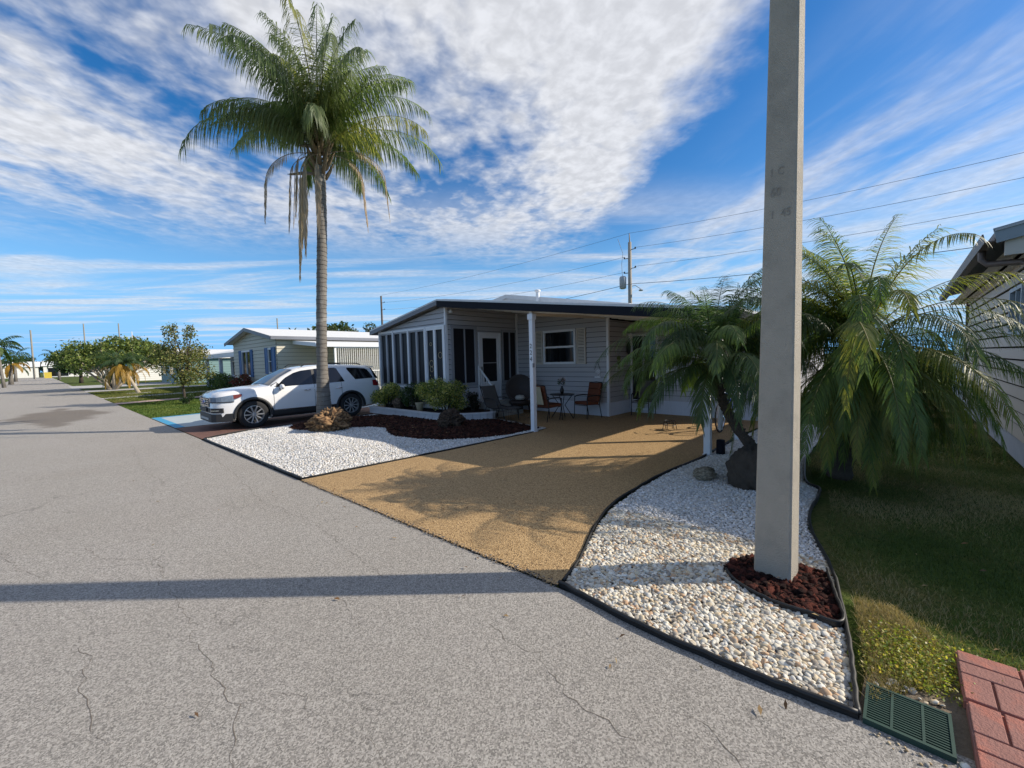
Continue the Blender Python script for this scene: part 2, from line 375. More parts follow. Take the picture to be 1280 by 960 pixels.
# ================================================================== GROUND
def groundmat(name, fn, rough=.9, spec=.3):
    ma = bpy.data.materials.new(name); ma.use_nodes = True; nt = ma.node_tree
    b = nt.nodes['Principled BSDF']; b.inputs['Roughness'].default_value = rough; b.inputs['Specular IOR Level'].default_value = spec
    tc = node(nt, 'ShaderNodeTexCoord').outputs['Object']
    col, h, dist, st = fn(nt, tc)
    inp(nt, b, 'Base Color', col)
    bn = node(nt, 'ShaderNodeBump', {'Strength': st, 'Distance': dist, 'Height': h}); nt.links.new(bn.outputs[0], b.inputs['Normal'])
    return ma
def voro(nt, v, sc, feat='F1', out=0, rnd=1.0):
    return node(nt, 'ShaderNodeTexVoronoi', {'Vector': v, 'Scale': sc, 'Randomness': rnd}, feature=feat).outputs[out]
def road_fn(nt, v):
    sp = node(nt, 'ShaderNodeSeparateXYZ', {0: v}).outputs
    agg = node(nt, 'ShaderNodeSeparateColor', {0: voro(nt, v, 140, out=1)}).outputs[0]
    agg2 = noise_(nt, v, 260, 3, .7)
    base = mixc(nt, noise_(nt, v, .7, 5, .6), (.30, .275, .24), (.36, .34, .31))
    base = mixc(nt, sstep(nt, .45, .7, noise_(nt, mapping(nt, v, (.9, .12, 1)), 1.2, 5, .6)), base, (.34, .315, .285))
    s = math_(nt, 'ADD', math_(nt, 'MULTIPLY_ADD', agg, .9, .46), math_(nt, 'MULTIPLY_ADD', agg2, .55, -.24))
    base = mixc(nt, 1, base, node(nt, 'ShaderNodeCombineColor', {0: s, 1: s, 2: s}).outputs[0], 'MULTIPLY')
    # tan wear specks
    base = mixc(nt, math_(nt, 'MULTIPLY', sstep(nt, .62, .8, noise_(nt, v, 45, 3, .6)), .5), base, (.36, .29, .22))
    # damp stained patch further down the street
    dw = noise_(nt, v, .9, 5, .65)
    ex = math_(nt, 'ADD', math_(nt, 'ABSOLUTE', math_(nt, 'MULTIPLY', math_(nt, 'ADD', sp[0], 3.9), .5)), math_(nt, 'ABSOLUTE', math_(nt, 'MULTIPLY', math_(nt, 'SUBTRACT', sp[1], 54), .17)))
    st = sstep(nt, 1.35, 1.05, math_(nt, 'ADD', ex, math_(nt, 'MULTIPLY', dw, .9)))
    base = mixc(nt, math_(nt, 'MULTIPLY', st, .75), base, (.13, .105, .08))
    # hairline cracks: edges of large warped cells, only here and there
    wv = node(nt, 'ShaderNodeVectorMath', {0: v, 1: node(nt, 'ShaderNodeVectorMath', {0: noise_(nt, v, 3.5, 6, .7, 0, 1), 1: (.5, .5, 0)}, operation='MULTIPLY').outputs[0]}, operation='ADD').outputs[0]
    cr = voro(nt, mapping(nt, wv, (1, .6, 1), (0, 0, R(12))), .62, 'DISTANCE_TO_EDGE')
    gate = sstep(nt, .53, .66, noise_(nt, v, .9, 3, .5))
    crk = math_(nt, 'MULTIPLY', sstep(nt, .003, .001, cr), math_(nt, 'MULTIPLY', gate, .6))
    cr2 = voro(nt, mapping(nt, wv, (1, 1, 1), (0, 0, R(40)), (5, 3, 0)), 1.5, 'DISTANCE_TO_EDGE')
    crk = math_(nt, 'MAXIMUM', crk, math_(nt, 'MULTIPLY', sstep(nt, .004, .001, cr2), sstep(nt, .60, .70, noise_(nt, v, 1.3, 3, .5, 0))))
    base = mixc(nt, math_(nt, 'MULTIPLY', crk, .5), base, (.085, .08, .07))
    h = math_(nt, 'SUBTRACT', math_(nt, 'ADD', math_(nt, 'MULTIPLY', agg, .5), math_(nt, 'MULTIPLY', agg2, .6)), math_(nt, 'MULTIPLY', crk, 1.2))
    return base, h, .006, .8
def drive_fn(nt, v):
    c = node(nt, 'ShaderNodeSeparateColor', {0: voro(nt, v, 95, out=1)}).outputs
    base = mixc(nt, c[0], (.27, .165, .068), (.58, .40, .20))
    base = mixc(nt, sstep(nt, .8, .95, c[1]), base, (.12, .07, .035))
    base = mixc(nt, math_(nt, 'MULTIPLY', noise_(nt, v, 1.6, 4, .6), .35), base, (.30, .19, .09))
    return base, voro(nt, v, 95), .006, .9
def lawn_fn(nt, v):
    n1 = noise_(nt, v, 1.1, 5, .65); n2 = noise_(nt, v, 28, 4, .7)
    base = mixc(nt, sstep(nt, .42, .68, n1), (.075, .115, .022), (.17, .15, .055))
    base = mixc(nt, sstep(nt, .35, .75, n2), base, (.045, .075, .015))
    return base, n2, .05, .8
def dirt_fn(nt, v):
    n2 = noise_(nt, v, 40, 4, .7)
    return mixc(nt, n2, (.10, .075, .05), (.22, .18, .13)), n2, .02, .6
def gbase_fn(nt, v):
    n2 = noise_(nt, v, 50, 4, .7)
    return mixc(nt, n2, (.30, .29, .28), (.52, .51, .49)), n2, .02, .6
def mbase_fn(nt, v):
    n2 = noise_(nt, v, 50, 4, .7)
    return mixc(nt, n2, (.012, .008, .007), (.06, .03, .022)), n2, .02, .6
def pad_fn(nt, v):
    n2 = noise_(nt, v, 2, 5, .6)
    return mixc(nt, n2, (.36, .42, .44), (.44, .49, .50)), noise_(nt, v, 60), .004, .4
def redpad_fn(nt, v):
    br = node(nt, 'ShaderNodeTexBrick', {'Vector': v, 'Color1': (.20, .10, .075), 'Color2': (.15, .075, .06), 'Mortar': (.09, .07, .06), 'Scale': 4.0, 'Mortar Size': .02}).outputs
    return br[0], noise_(nt, v, 60), .004, .4
GM = dict(road=groundmat('asphalt', road_fn, .85, .35), drive=groundmat('pebble_drive', drive_fn, .8, .35), lawn=groundmat('lawn', lawn_fn, .95, .1),
          dirt=groundmat('dirt', dirt_fn), gbase=groundmat('gravel_base', gbase_fn), mbase=groundmat('mulch_base', mbase_fn),
          pad=groundmat('painted_pad', pad_fn, .8), redpad=groundmat('brick_pad', redpad_fn, .8))
K = .033
def rx(y): return 2.53-K*y                      # right kerb line of the road
sheet('ground', [(-600, -300), (900, -300), (900, 1200), (-600, 1200)], -.03, GM['lawn'])
sheet('road', [(rx(-30), -30), (rx(175), 175), (rx(175)-6.4, 175), (rx(-30)-6.4, -30)], 0.0, GM['road'])
sheet('cross_street', [(-60, 175.2), (60, 175.2), (60, 182), (-60, 182)], 0.002, GM['road'])
rngc = random.Random(17); mb = MB()
def crack(pts, w_):
    L = []
    for a, b in zip(pts[:-1], pts[1:]):
        a = Vector((*a, 0)); b = Vector((*b, 0)); k = max(2, int((b-a).length/.035)); n_ = Vector((-(b-a).y, (b-a).x, 0)).normalized()
        off = 0
        for i in range(k): off = off*.82+rngc.gauss(0, .012); L.append(a.lerp(b, i/k)+n_*off)
    L.append(Vector((*pts[-1], 0))); vs = []
    for i, p_ in enumerate(L):
        t = (L[min(i+1, len(L)-1)]-L[max(i-1, 0)]).normalized(); ww = w_*rngc.uniform(.1, 1.1)*min(1, i/6+.15, (len(L)-1-i)/6+.15); n_ = Vector((-t.y, t.x, 0))
        vs += [(p_.x+n_.x*ww, p_.y+n_.y*ww, .0015), (p_.x-n_.x*ww, p_.y-n_.y*ww, .0015)]
    mb.add(vs, [(2*i, 2*i+2, 2*i+3, 2*i+1) for i in range(len(L)-1)])
for pts, w_ in (([(.0, 6.0), (.13, 5.34), (.47, 5.0), (.43, 4.54), (.46, 3.4), (.47, 2.77), (.51, 2.47), (.4, 2.14), (.36, 1.7)], .0026), ([(-.07, 3.95), (-.02, 3.5), (-.06, 3.2), (-.0, 2.8), (-.03, 2.5)], .0022), ([(1.84, 2.08), (1.78, 1.8), (1.8, 1.5), (1.65, 1.11), (1.68, .8)], .0028), ([(1.76, 4.87), (1.71, 3.71), (1.69, 2.97)], .0022),
                ([(-.27, 7.73), (.07, 7.32), (.6, 7.37)], .003), ([(1.9, 12), (1.87, 10.6), (1.72, 7.44), (1.62, 5.9), (1.76, 4.87)], .003), ([(.82, 1.95), (.87, 1.73), (.86, 1.5)], .0016), ([(1.94, .79), (1.91, .56), (1.86, .3)], .0022), ([(-.6, 6.5), (-.49, 6.06), (-.21, 5.1)], .0022), ([(.5, 2.6), (.75, 2.2), (.82, 1.95)], .0014), ([(.6, 7.37), (.9, 8.2), (.8, 9.5), (.9, 13)], .003), ([(-.9, 10.5), (-.2, 10.1), (.8, 9.9)], .003), ([(1.2, 3.6), (1.28, 2.9), (1.22, 2.4)], .0015)): crack(pts, w_)
setp(mb.build('road_cracks', M('crack', (.15, .125, .10), .95, var=.3), org=(0, 3, 0)), kind='structure')
# driveway of the grey home (polygon follows the planted beds)
drv = [(rx(6.6)+.01, 6.62), (rx(1.9)+.01, 1.9), (2.93, 2.02), (3.6, 2.3), (4.33, 2.5), (5.1, 2.56), (6.08, 2.58), (7.4, 2.5), (9.4, 2.55), (12.3, 2.4), (12.3, 10.0), (8.2, 10.0), (8.2, 6.5), (7.6, 6.40), (5.0, 6.45)]
sheet('driveway', drv, .012, GM['drive'])
# neighbour's pad beyond the car
sheet('brick_driveway', [(rx(12.5)+.02, 12.45), (3.2, 12.75), (9.5, 12.9), (9.5, 15.6), (rx(15.3)+.02, 15.35)], .008, GM['redpad'])
sheet('painted_driveway', [(rx(15.4)+.02, 15.4), (9, 15.65), (14, 20.6), (rx(19.4)+.02, 19.3)], .010, GM['pad'])
bl = M('blue_band', (.05, .30, .50), .7, var=.15)
sheet('driveway_border', [(rx(15.42)+.03, 15.42), (rx(15.42)+.25, 15.42), (rx(19.3)+.25, 19.25), (rx(19.3)+.03, 19.28)], .014, bl)
sheet('driveway_border', [(rx(19.1)+.25, 19.1), (8.0, 20.2), (8.0, 20.32), (rx(19.3)+.03, 19.3)], .0145, bl)
lw = M('walk_pink', (.42, .30, .25), .85, var=.1, vs_=3); lg = M('walk_grey', (.42, .41, .39), .85, var=.1, vs_=3)
sheet('path', [(1.58, 28.8), (9.5, 31.8), (9.5, 32.9), (1.53, 30.0)], .006, lw)
sheet('path', [(1.3, 35.0), (9.5, 37.5), (9.5, 39.4), (1.25, 36.2)], .006, lg)
sheet('path', [(.9, 47.5), (10, 49), (10, 51.5), (.8, 51.5)], .007, lg)
sheet('parking_pad', [(.2, 58), (9, 60), (9, 70), (-.1, 68)], .006, lg)
sheet('path', [(-10, 60), (-6.2, 60), (-6.4, 66), (-10, 66)], .006, lg)

# ---- left bed: white gravel and brown mulch
bedL = [(rx(6.7)+.04, 6.72), (5.0, 6.55), (7.6, 6.45), (8.2, 6.55), (8.2, 8.45), (7.05, 9.2), (7.05, 13.1), (3.3, 12.85), (rx(12.3)+.04, 12.25)]
mul = [(3.75, 11.35), (3.85, 10.9), (4.2, 10.4), (4.8, 10.25), (5.25, 9.85), (5.35, 9.4), (5.0, 8.7), (4.85, 8.1), (5.0, 7.6), (5.4, 7.2), (6.1, 6.85), (6.9, 6.62), (8.15, 6.62), (8.15, 8.42), (7.02, 9.15), (7.02, 12.6), (5.9, 12.5), (4.9, 12.35), (4.1, 12.0)]
def hL(x, y):
    d = edged(x, y, [bedL[0], bedL[1], bedL[2], bedL[3]]); d2 = edged(x, y, [bedL[5], bedL[6], bedL[7], bedL[8], bedL[0]][:])
    e = edged(x, y, bedL); t = np.clip(e/1.3, 0, 1); t = t*t*(3-2*t)
    bump_ = .10*np.exp(-(((x-4.85)/.8)**2+((y-11.75)/.7)**2))
    return .015+.11*t+bump_+.08*np.clip((x-5.5)/1.5, 0, 1)*np.clip((y-6.9)/1.2, 0, 1)*np.clip((12.6-y)/1.0, 0, 1)
sheet('gravel_bed', bedL, -.006, GM['gbase'], hL, .06)
sheet('mulch_bed', mul, .0, GM['mbase'], hL, .06)
WH = [(.74, .73, .70), (.62, .61, .59), (.80, .79, .77), (.70, .67, .60), (.50, .49, .47), (.76, .75, .74), (.66, .60, .52)]
stones('white_gravel', bedL, .031, (.02, .037), .55, WH, hL, 0, 3, .14, 2, excl=mul, label='white gravel chips covering the bed between road and driveway', cat='gravel')
stones('brown_mulch', mul, .055, (.03, .085), .30, [(.085, .030, .020), (.05, .02, .015), (.12, .05, .03), (.03, .015, .012), (.10, .035, .025)], hL, 0, 4, .3, 2, mat=MT['lava'], label='dark red-brown bark mulch under the palm and along the planter', cat='mulch')

# ---- right bed: pebbles, lava rock
bedR = [(2.49, .14), (2.44, .5), (2.43, 1.1), (2.48, 1.6), (2.52, 1.87), (2.93, 1.99), (3.6, 2.24), (4.33, 2.45), (5.1, 2.5), (6.08, 2.52), (7.36, 2.42), (9.4, 2.45), (12.2, 2.35), (12.2, 1.2), (8.2, 1.15), (6.75, .95), (6.42, .75), (6.0, .72), (5.5, .72), (4.94, .65), (4.33, .47), (3.89, .35), (3.27, .24), (2.77, .17)]
lav = [(3.49, 1.0), (3.7, 1.02), (3.92, .85), (4.0, .6), (3.97, .40), (3.6, .31), (3.27, .245), (3.23, .4), (3.23, .62), (3.34, .86)]
def hR(x, y):
    e = edged(x, y, bedR); t = np.clip(e/.5, 0, 1); return .006+.022*t*t*(3-2*t)
sheet('pebble_bed', bedR, -.008, GM['gbase'], hR, .04)
sheet('lava_bed', lav, .004, GM['mbase'], hR, .03)
PB = [(0.626, 0.576, 0.464), (0.713, 0.672, 0.565), (0.562, 0.491, 0.384), (0.583, 0.565, 0.505), (0.734, 0.704, 0.625), (0.691, 0.64, 0.524), (0.594, 0.47, 0.303), (0.67, 0.64, 0.565), (0.367, 0.309, 0.242), (0.497, 0.331, 0.202), (0.562, 0.533, 0.455), (0.626, 0.576, 0.464), (0.324, 0.299, 0.262), (0.605, 0.502, 0.343)]
near = [p for p in bedR if p[0] < 4.2]; near = [(2.52, .16), (2.475, .5), (2.46, 1.1), (2.50, 1.6), (2.54, 1.86), (2.93, 1.99), (3.6, 2.24), (4.2, 2.41), (4.2, .42), (3.89, .35), (3.27, .24), (2.77, .17)]
far = [(4.2, 2.41), (5.1, 2.5), (6.08, 2.52), (7.36, 2.42), (9.4, 2.45), (12.2, 2.35), (12.2, 1.2), (8.2, 1.15), (6.75, .95), (6.42, .75), (6.0, .72), (5.5, .72), (4.94, .65), (4.2, .42)]
stones('river_pebbles', near, .0255, (.020, .041), .62, PB, hR, 1, 5, .07, 2, excl=lav, label='smooth cream river pebbles around the foot of the concrete pole', cat='pebbles')
stones('white_pebbles', far, .027, (.018, .033), .6, WH, hR, 0, 6, .13, 2, label='white stone chips in the bed beneath the leaning palm', cat='gravel')
stones('lava_rock', lav, .036, (.03, .062), .75, [(.095, .030, .022), (.05, .018, .014), (.15, .045, .03), (.03, .014, .012)], hR, 1, 7, .2, 2, mat=MT['lava'], smooth=False, label='dark red lava rock ringing the concrete pole base', cat='lava rock')
# loose pebbles between grate and pavers
stones('loose_pebbles', [(2.38, -.225), (2.76, -.22), (2.85, -.2), (2.9, -.1), (2.9, .05), (2.79, .08), (2.79, -.205), (2.40, -.255)], .04, (.015, .034), .6, PB, lambda x, y: x*0+.004, 1, 9, .1, 1, label='loose pebbles strewn around the green drain grate', cat='pebbles')
stones('road_grit', [(2.26, -.5), (2.44, -.3), (2.455, .1), (2.40, .1), (2.32, -.3)], .03, (.006, .016), .6, [(.35, .25, .13), (.5, .4, .25), (.3, .28, .25)], lambda x, y: x*0+.004, 0, 10, .1, 1, label='sandy grit along the road edge by the grate', cat='grit')
sheet('soil', [(2.46, -.3), (3.3, -.3), (3.35, -.1), (3.1, .1), (2.6, .12), (2.46, .1)], -.004, GM['dirt'])

# edging strips (black plastic)
def strip(name, pts, label, r=.016, h=.045, hf=lambda x, y: 0.0):
    ln = smoothline([(x, y, h-r+hf(x, y)) for x, y in pts], 6)
    rng = random.Random(4); ln = [p+Vector((rng.uniform(-.004, .004), rng.uniform(-.004, .004), rng.uniform(-.003, .003))) for p in ln]
    mb = MB(); mb.tube(ln, r, 8)
    n = len(ln); vs = []; fs = []
    for i, p in enumerate(ln):
        t = (ln[min(i+1, n-1)]-ln[max(i-1, 0)]).normalized(); s_ = Vector((-t.y, t.x, 0))*.005
        vs += [p+s_, p-s_, p-s_-Vector((0, 0, h)), p+s_-Vector((0, 0, h))]
    for i in range(n-1):
        a = 4*i; fs += [(a+1, a+5, a+6, a+2), (a+4, a, a+3, a+7)]
    mb.add(vs, fs)
    return mb.build(name, MT['edging'], org=(pts[0][0], pts[0][1], 0), smooth=True, label=label, cat='garden edging')
strip('garden_edging', [(2.50, 1.90), (2.46, 1.6), (2.42, 1.2), (2.425, .8), (2.44, .45), (2.475, .12)], 'black plastic edging between the road and the river pebbles', .014, .05)
strip('garden_edging', [(2.475, .12), (2.77, .155), (3.27, .225), (3.89, .335), (4.33, .45), (4.94, .63), (5.5, .70), (6.0, .70), (6.42, .73), (6.75, .92), (8.2, 1.13)], 'curving black tube edging between the pebble bed and the shaded lawn', .013, .05)
strip('garden_edging', [(2.56, 1.90), (2.93, 2.0), (3.6, 2.27), (4.33, 2.48), (5.1, 2.54), (6.08, 2.56), (7.3, 2.47), (9.4, 2.50)], 'thin black edging along the tan driveway beside white chips', .012, .035)
strip('garden_edging', [(3.98, .40), (3.6, .31), (3.24, .24), (3.22, .42), (3.22, .63), (3.32, .86), (3.48, .99)], 'short black edging looping round the red lava rock', .010, .07)
strip('garden_edging', [(rx(6.62)+.03, 6.66), (rx(8)+.03, 8), (rx(10)+.03, 10), (rx(12.2)+.03, 12.3)], 'black edging between the road and the white gravel bed', .018, .05)
strip('garden_edging', [(rx(6.62)+.03, 6.68), (5.0, 6.51), (7.55, 6.42)], 'low dark edging between the white gravel and the tan driveway', .009, .03)
strip('garden_edging', [(rx(12.2)+.06, 12.35), (3.3, 12.92), (5, 13.0), (7.0, 13.12)], 'black edging on the bed side of the parked car', .012, .05)

# grate
g = empty('drain_grate', (2.66, -.04, 0), 'green plastic drain grate set beside the road edge', 'drain grate')
mb = MB(); x0, x1, y0, y1 = 2.465, 2.76, -.205, .10
fr = MB()
for a in ((x0, y0, x0+.014, y1), (x1-.014, y0, x1, y1), (x0+.014, y0, x1-.014, y0+.012), (x0+.014, y1-.012, x1-.014, y1)): fr.box(a[0], a[1], .0, a[2], a[3], .028)
for yy in (y0+.098, y1-.10): fr.box(x0+.014, yy-.005, .0, x1-.014, yy+.005, .026)
fr.build('frame', MT['grate'], g)
n = 16
for i in range(n):
    x = x0+.02+(x1-x0-.04)*i/(n-1); mb.box(x-.0036, y0+.012, .010, x+.0036, y1-.012, .0235)
mb.build('slats', MT['grate'], g)
mb = MB(); mb.box(x0+.01, y0+.01, -.002, x1-.01, y1-.01, .002); mb.build('pit', MT['dark'], g)
# pavers, basket-weave blocks
def paver(x, y, n, label):
    t = empty('paver', (x, y, 0), label, 'paver', 'red basket weave pavers')
    mb = MB(); S = .455; mb.box(x, y-S, -.02, x+S, y, .04)
    rng = random.Random(n)
    q = S/2; g_ = .005
    for i in range(2):
        for j in range(2):
            bx, by = x+i*q, y-(j+1)*q
            for k in range(2):
                if (i+j+n) % 2: mb.box(bx+g_, by+g_+k*q/2, .03, bx+q-g_, by+q/2-g_+k*q/2, .055+rng.uniform(-.001, .001))
                else: mb.box(bx+g_+k*q/2, by+g_, .03, bx+q/2-g_+k*q/2, by+q-g_, .055+rng.uniform(-.001, .001))
    mb.build('block', MT['paver'], t, bevel=.004)
paver(2.895, -.255, 1, 'red basket weave paver at the far left corner beside the weeds')
paver(2.43, -.262, 0, 'red basket weave paver nearest the green grate')
paver(1.965, -.27, 1, 'red basket weave paver cut by the bottom edge of the view')
paver(2.90, -.722, 0, 'red basket weave paver at the right edge of the view, far row')
paver(2.435, -.728, 1, 'red basket weave paver at the right edge of the view, near row')

# ================================================================== CONCRETE POLE
p = empty('concrete_pole', (3.715, .69, 0), 'tall square grey concrete utility pole rising from red lava rock', 'utility pole')
def polesec(z):
    s = (.25-.0125*z)/2 if z < 9 else .07
    c_ = Vector((3.715+.052*z, .69+.003*z, z)); r = R(-3); ch = .12*s
    out = []
    for i, j in ((-1, -1), (1, -1), (1, 1), (-1, 1)):
        for k in ((i*s, j*(s-ch)) , (i*(s-ch), j*s)) if i*j > 0 else ((i*(s-ch), j*s), (i*s, j*(s-ch))):
            out.append(c_+Vector((k[0]*math.cos(r)-k[1]*math.sin(r), k[0]*math.sin(r)+k[1]*math.cos(r), 0)))
    return out
mb = MB(); zs = [-.05+i*.5 for i in range(20)]; vs = []
for z in zs: vs += polesec(z)
fs = [(i*8+j, i*8+(j+1) % 8, i*8+8+(j+1) % 8, i*8+8+j) for i in range(len(zs)-1) for j in range(8)]+[tuple((len(zs)-1)*8+j for j in range(8))]
mb.add(vs, fs).build('shaft', MT['concrete'], p)
for body, z, dy, sz in (('1 C', 3.10, .03, .085), ('60', 2.945, .035, .095), ('1  45', 2.78, .0, .085)):
    s = (.25-.0125*z)/2; base = Vector((3.715+.052*z-s-.0005, .69+.003*z+dy, z))
    r = R(-3); M4 = Matrix.Translation(base) @ Matrix(((0, 0, -1), (-1, 0, 0), (0, 1, 0))).to_4x4() @ Matrix.Diagonal((.8, 1, 1, 1))
    text('marking', body, sz, MT['marks'], p, Matrix.Translation(Vector((3.715, .69, 0))) @ Matrix.Rotation(r, 4, 'Z') @ Matrix.Translation(-Vector((3.715, .69, 0))) @ M4, .002)

# ================================================================== BUILDING HELPERS
def siding(mb, p0, p1, z0, zt0, zt1=None, course=.15, holes=(), proud=.024, vertical=False, gap=0.0):
    """lap siding from p0 to p1 (outward side is on the right hand of p0->p1); top may slope; holes are (u0,u1,z0,z1)"""
    zt1 = zt0 if zt1 is None else zt1
    a = Vector((p0[0], p0[1], 0)); b = Vector((p1[0], p1[1], 0)); L = (b-a).length; d = (b-a)/L; n = Vector((d.y, -d.x, 0))
    us = sorted({0.0, L, *[h[0] for h in holes], *[h[1] for h in holes]}); us = [u for u in us if 0 <= u <= L]
    if abs(zt1-zt0) > .02:
        us = sorted(set(us) | {L*i/24 for i in range(25)})
    zt = lambda u: zt0+(zt1-zt0)*u/L
    z = z0
    while z < max(zt0, zt1)-1e-4:
        zn = z+course
        for u0, u1 in zip(us[:-1], us[1:]):
            if u1-u0 < 1e-4: continue
            um = (u0+u1)/2; segs = [(z, zn)]
            for h in holes:
                if h[0] < um < h[1]:
                    ns = []
                    for s0, s1 in segs:
                        if s1 <= h[2] or s0 >= h[3]: ns.append((s0, s1)); continue
                        if s0 < h[2]: ns.append((s0, h[2]))
                        if s1 > h[3]: ns.append((h[3], s1))
                    segs = ns
            for s0, s1 in segs:
                t0, t1 = min(s1, zt(u0)), min(s1, zt(u1))
                if t0 <= s0 and t1 <= s0: continue
                if s0 == z and z > z0: s0 = z+.013  # slit baring the dark body stands in for the shadow under each lap
                if s1 == zn and gap: t0, t1 = min(t0, zn-gap), min(t1, zn-gap)
                t0, t1 = max(t0, s0), max(t1, s0)
                def P(u, zz_):
                    o = proud*(1-(zz_-z)/course); q = a+d*u+n*(o+.001); return (q.x, q.y, zz_)
                q0, q1 = a+d*u0, a+d*u1
                mb.add([P(u0, s0), P(u1, s0), P(u1, t1), P(u0, t0)], [(0, 1, 2, 3)])
                if abs(s0-z) < .014: mb.add([(q0.x-n.x*.01, q0.y-n.y*.01, s0), (q1.x-n.x*.01, q1.y-n.y*.01, s0), P(u1, s0), P(u0, s0)], [(0, 1, 2, 3)])
        z = zn
    return mb
def panel(mb, p0, p1, u0, u1, z0, z1, o0, o1):
    """box on a wall plane p0->p1, from u0..u1, z0..z1, between outward offsets o0..o1"""
    a = Vector((p0[0], p0[1], 0)); b = Vector((p1[0], p1[1], 0)); d = (b-a).normalized(); n = Vector((d.y, -d.x, 0))
    q = [a+d*u+n*o for o in (o0, o1) for u in (u0, u1)]
    vs = [(q[0].x, q[0].y, z0), (q[1].x, q[1].y, z0), (q[3].x, q[3].y, z0), (q[2].x, q[2].y, z0)]
    vs += [(x, y, z1) for x, y, _ in vs]
    return mb.add(vs, [(0,3,2,1),(4,5,6,7),(0,1,5,4),(1,2,6,5),(2,3,7,6),(3,0,4,7)])
def framebox(mb, p0, p1, u0, u1, z0, z1, w_, o0, o1):
    panel(mb, p0, p1, u0, u1, z1-w_, z1, o0, o1); panel(mb, p0, p1, u0, u1, z0, z0+w_, o0, o1)
    panel(mb, p0, p1, u0, u0+w_, z0+w_, z1-w_, o0, o1); panel(mb, p0, p1, u1-w_, u1, z0+w_, z1-w_, o0, o1); return mb
def window(parent, p0, p1, u0, u1, z0, z1, fmat, gmat, bars_v=(), bars_h=(), fw=.05, depth=.03, name='window', sill=True, bw=.035):
    mb = framebox(MB(), p0, p1, u0, u1, z0, z1, fw, -.02, depth)
    for b in bars_v: panel(mb, p0, p1, b-bw/2, b+bw/2, z0+fw, z1-fw, -.01, depth-.008)
    for b in bars_h: panel(mb, p0, p1, u0+fw, u1-fw, b-bw/2, b+bw/2, -.01, depth-.004)
    f = mb.build(name, fmat, parent)
    panel(MB(), p0, p1, u0+fw*.8, u1-fw*.8, z0+fw*.8, z1-fw*.8, -.03, -.004).build('pane', gmat, f)
    return f

# ================================================================== GREY MOBILE HOME
hs = empty('mobile_home', (7.75, 9.92, 0), 'grey sided mobile home with screened porch and dark fascia carport', 'house')
A0, A1 = (7.75, 13.75), (7.75, 9.92)      # street side of porch
B0, B1 = (7.75, 9.92), (10.88, 9.92)      # porch wall with the door
C0, C1 = (10.88, 9.92), (10.88, 6.31)     # wall with the shuttered window
D0, D1 = (10.88, 6.31), (12.2, 6.31)
E0, E1 = (12.2, 6.31), (12.2, 2.45)
zr = lambda y: (3.585-.163*(y-10.0)) if y > 10 else 3.585-.135*(10.0-y)
SL = 0.17
# bodies
mb = MB(); mb.box(7.79, 9.96, .02, 12.3, 13.71, 2.9); mb.box(10.93, 6.36, .02, 22, 13.70, 3.0); mb.box(12.25, 2.5, .02, 22, 6.4, 2.3); mb.build('body', MT['dark'], hs)
bays = [(0.0, .42), (.42, .95), (.95, 1.88), (1.88, 2.82), (2.82, 3.83)]
holesA = [(.1, 3.75, .98, 2.78)]
wA = MB(); siding(wA, A0, A1, .5, zr(13.75)-SL, zr(9.92)-SL, holes=holesA); wA.build('porch_wall', MT['siding'], hs)
holesB = [(.16, 1.2, .98, 2.84), (1.26, 2.26, .42, 2.66), (2.32, 3.1, .98, 2.78)]
wB = MB(); siding(wB, B0, B1, .3, zr(9.92)-SL, holes=holesB); wB.build('porch_wall', MT['siding'], hs)
holesC = [(.82, 2.87, 1.58, 2.68)]
wC = MB(); siding(wC, C0, C1, .42, zr(9.92)-SL, zr(6.31)-SL, holes=holesC); wC.build('wall', MT['siding'], hs)
wD = MB(); siding(wD, D0, D1, .42, 2.86); wD.build('wall', MT['siding'], hs)
wE = MB(); siding(wE, E0, E1, .42, 2.86, 2.42, holes=[(.05, .93, .42, 2.44)]); wE.build('wall', MT['siding'], hs)
wF = MB(); siding(wF, (22, 13.75), (7.75, 13.75), .3, zr(13.75)-SL); wF.build('wall', MT['siding'], hs)
wG = MB(); siding(wG, (12.2, 2.45), (22, 2.45), .3, 2.42); wG.build('wall', MT['siding'], hs)
# knee wall of white block under the porch windows, skirting elsewhere
mb = MB()
for k in range(3):
    for (q0, q1, L) in ((A0, A1, 3.83), (B0, B1, 1.22)):
        u = -(k % 2)*.2
        while u < L:
            panel(mb, q0, q1, max(0, u)+.004, min(L, u+.4)-.004, .3+k*.2+.004, .5+k*.2-.004, .0, .035); u += .4
mb.build('knee_wall', MT['block'], hs)
mb = MB()
for (q0, q1, L) in ((C0, C1, 3.61), (D0, D1, 1.32), (E0, E1, 3.86)):
    panel(mb, q0, q1, 0, L, .0, .42, .0, .012)
    u = .03
    while u < L: panel(mb, q0, q1, u, min(L, u+.035), .01, .41, .012, .02); u += .075
mb.build('skirting', MT['skirt'], hs)
mb = MB()   # corner boards
for (x, y, z0, z1) in ((7.735, 9.905, .5, zr(9.92)-SL), (10.865, 6.295, .0, zr(6.31)-SL), (7.735, 13.70, .3, zr(13.75)-SL)): mb.box(x-.012, y-.012, z0, x+.06, y+.06, z1)
mb.box(10.79, 9.865, .42, 10.865, 9.905, 3.35)
mb.build('corner_board', MT['trim'], hs)
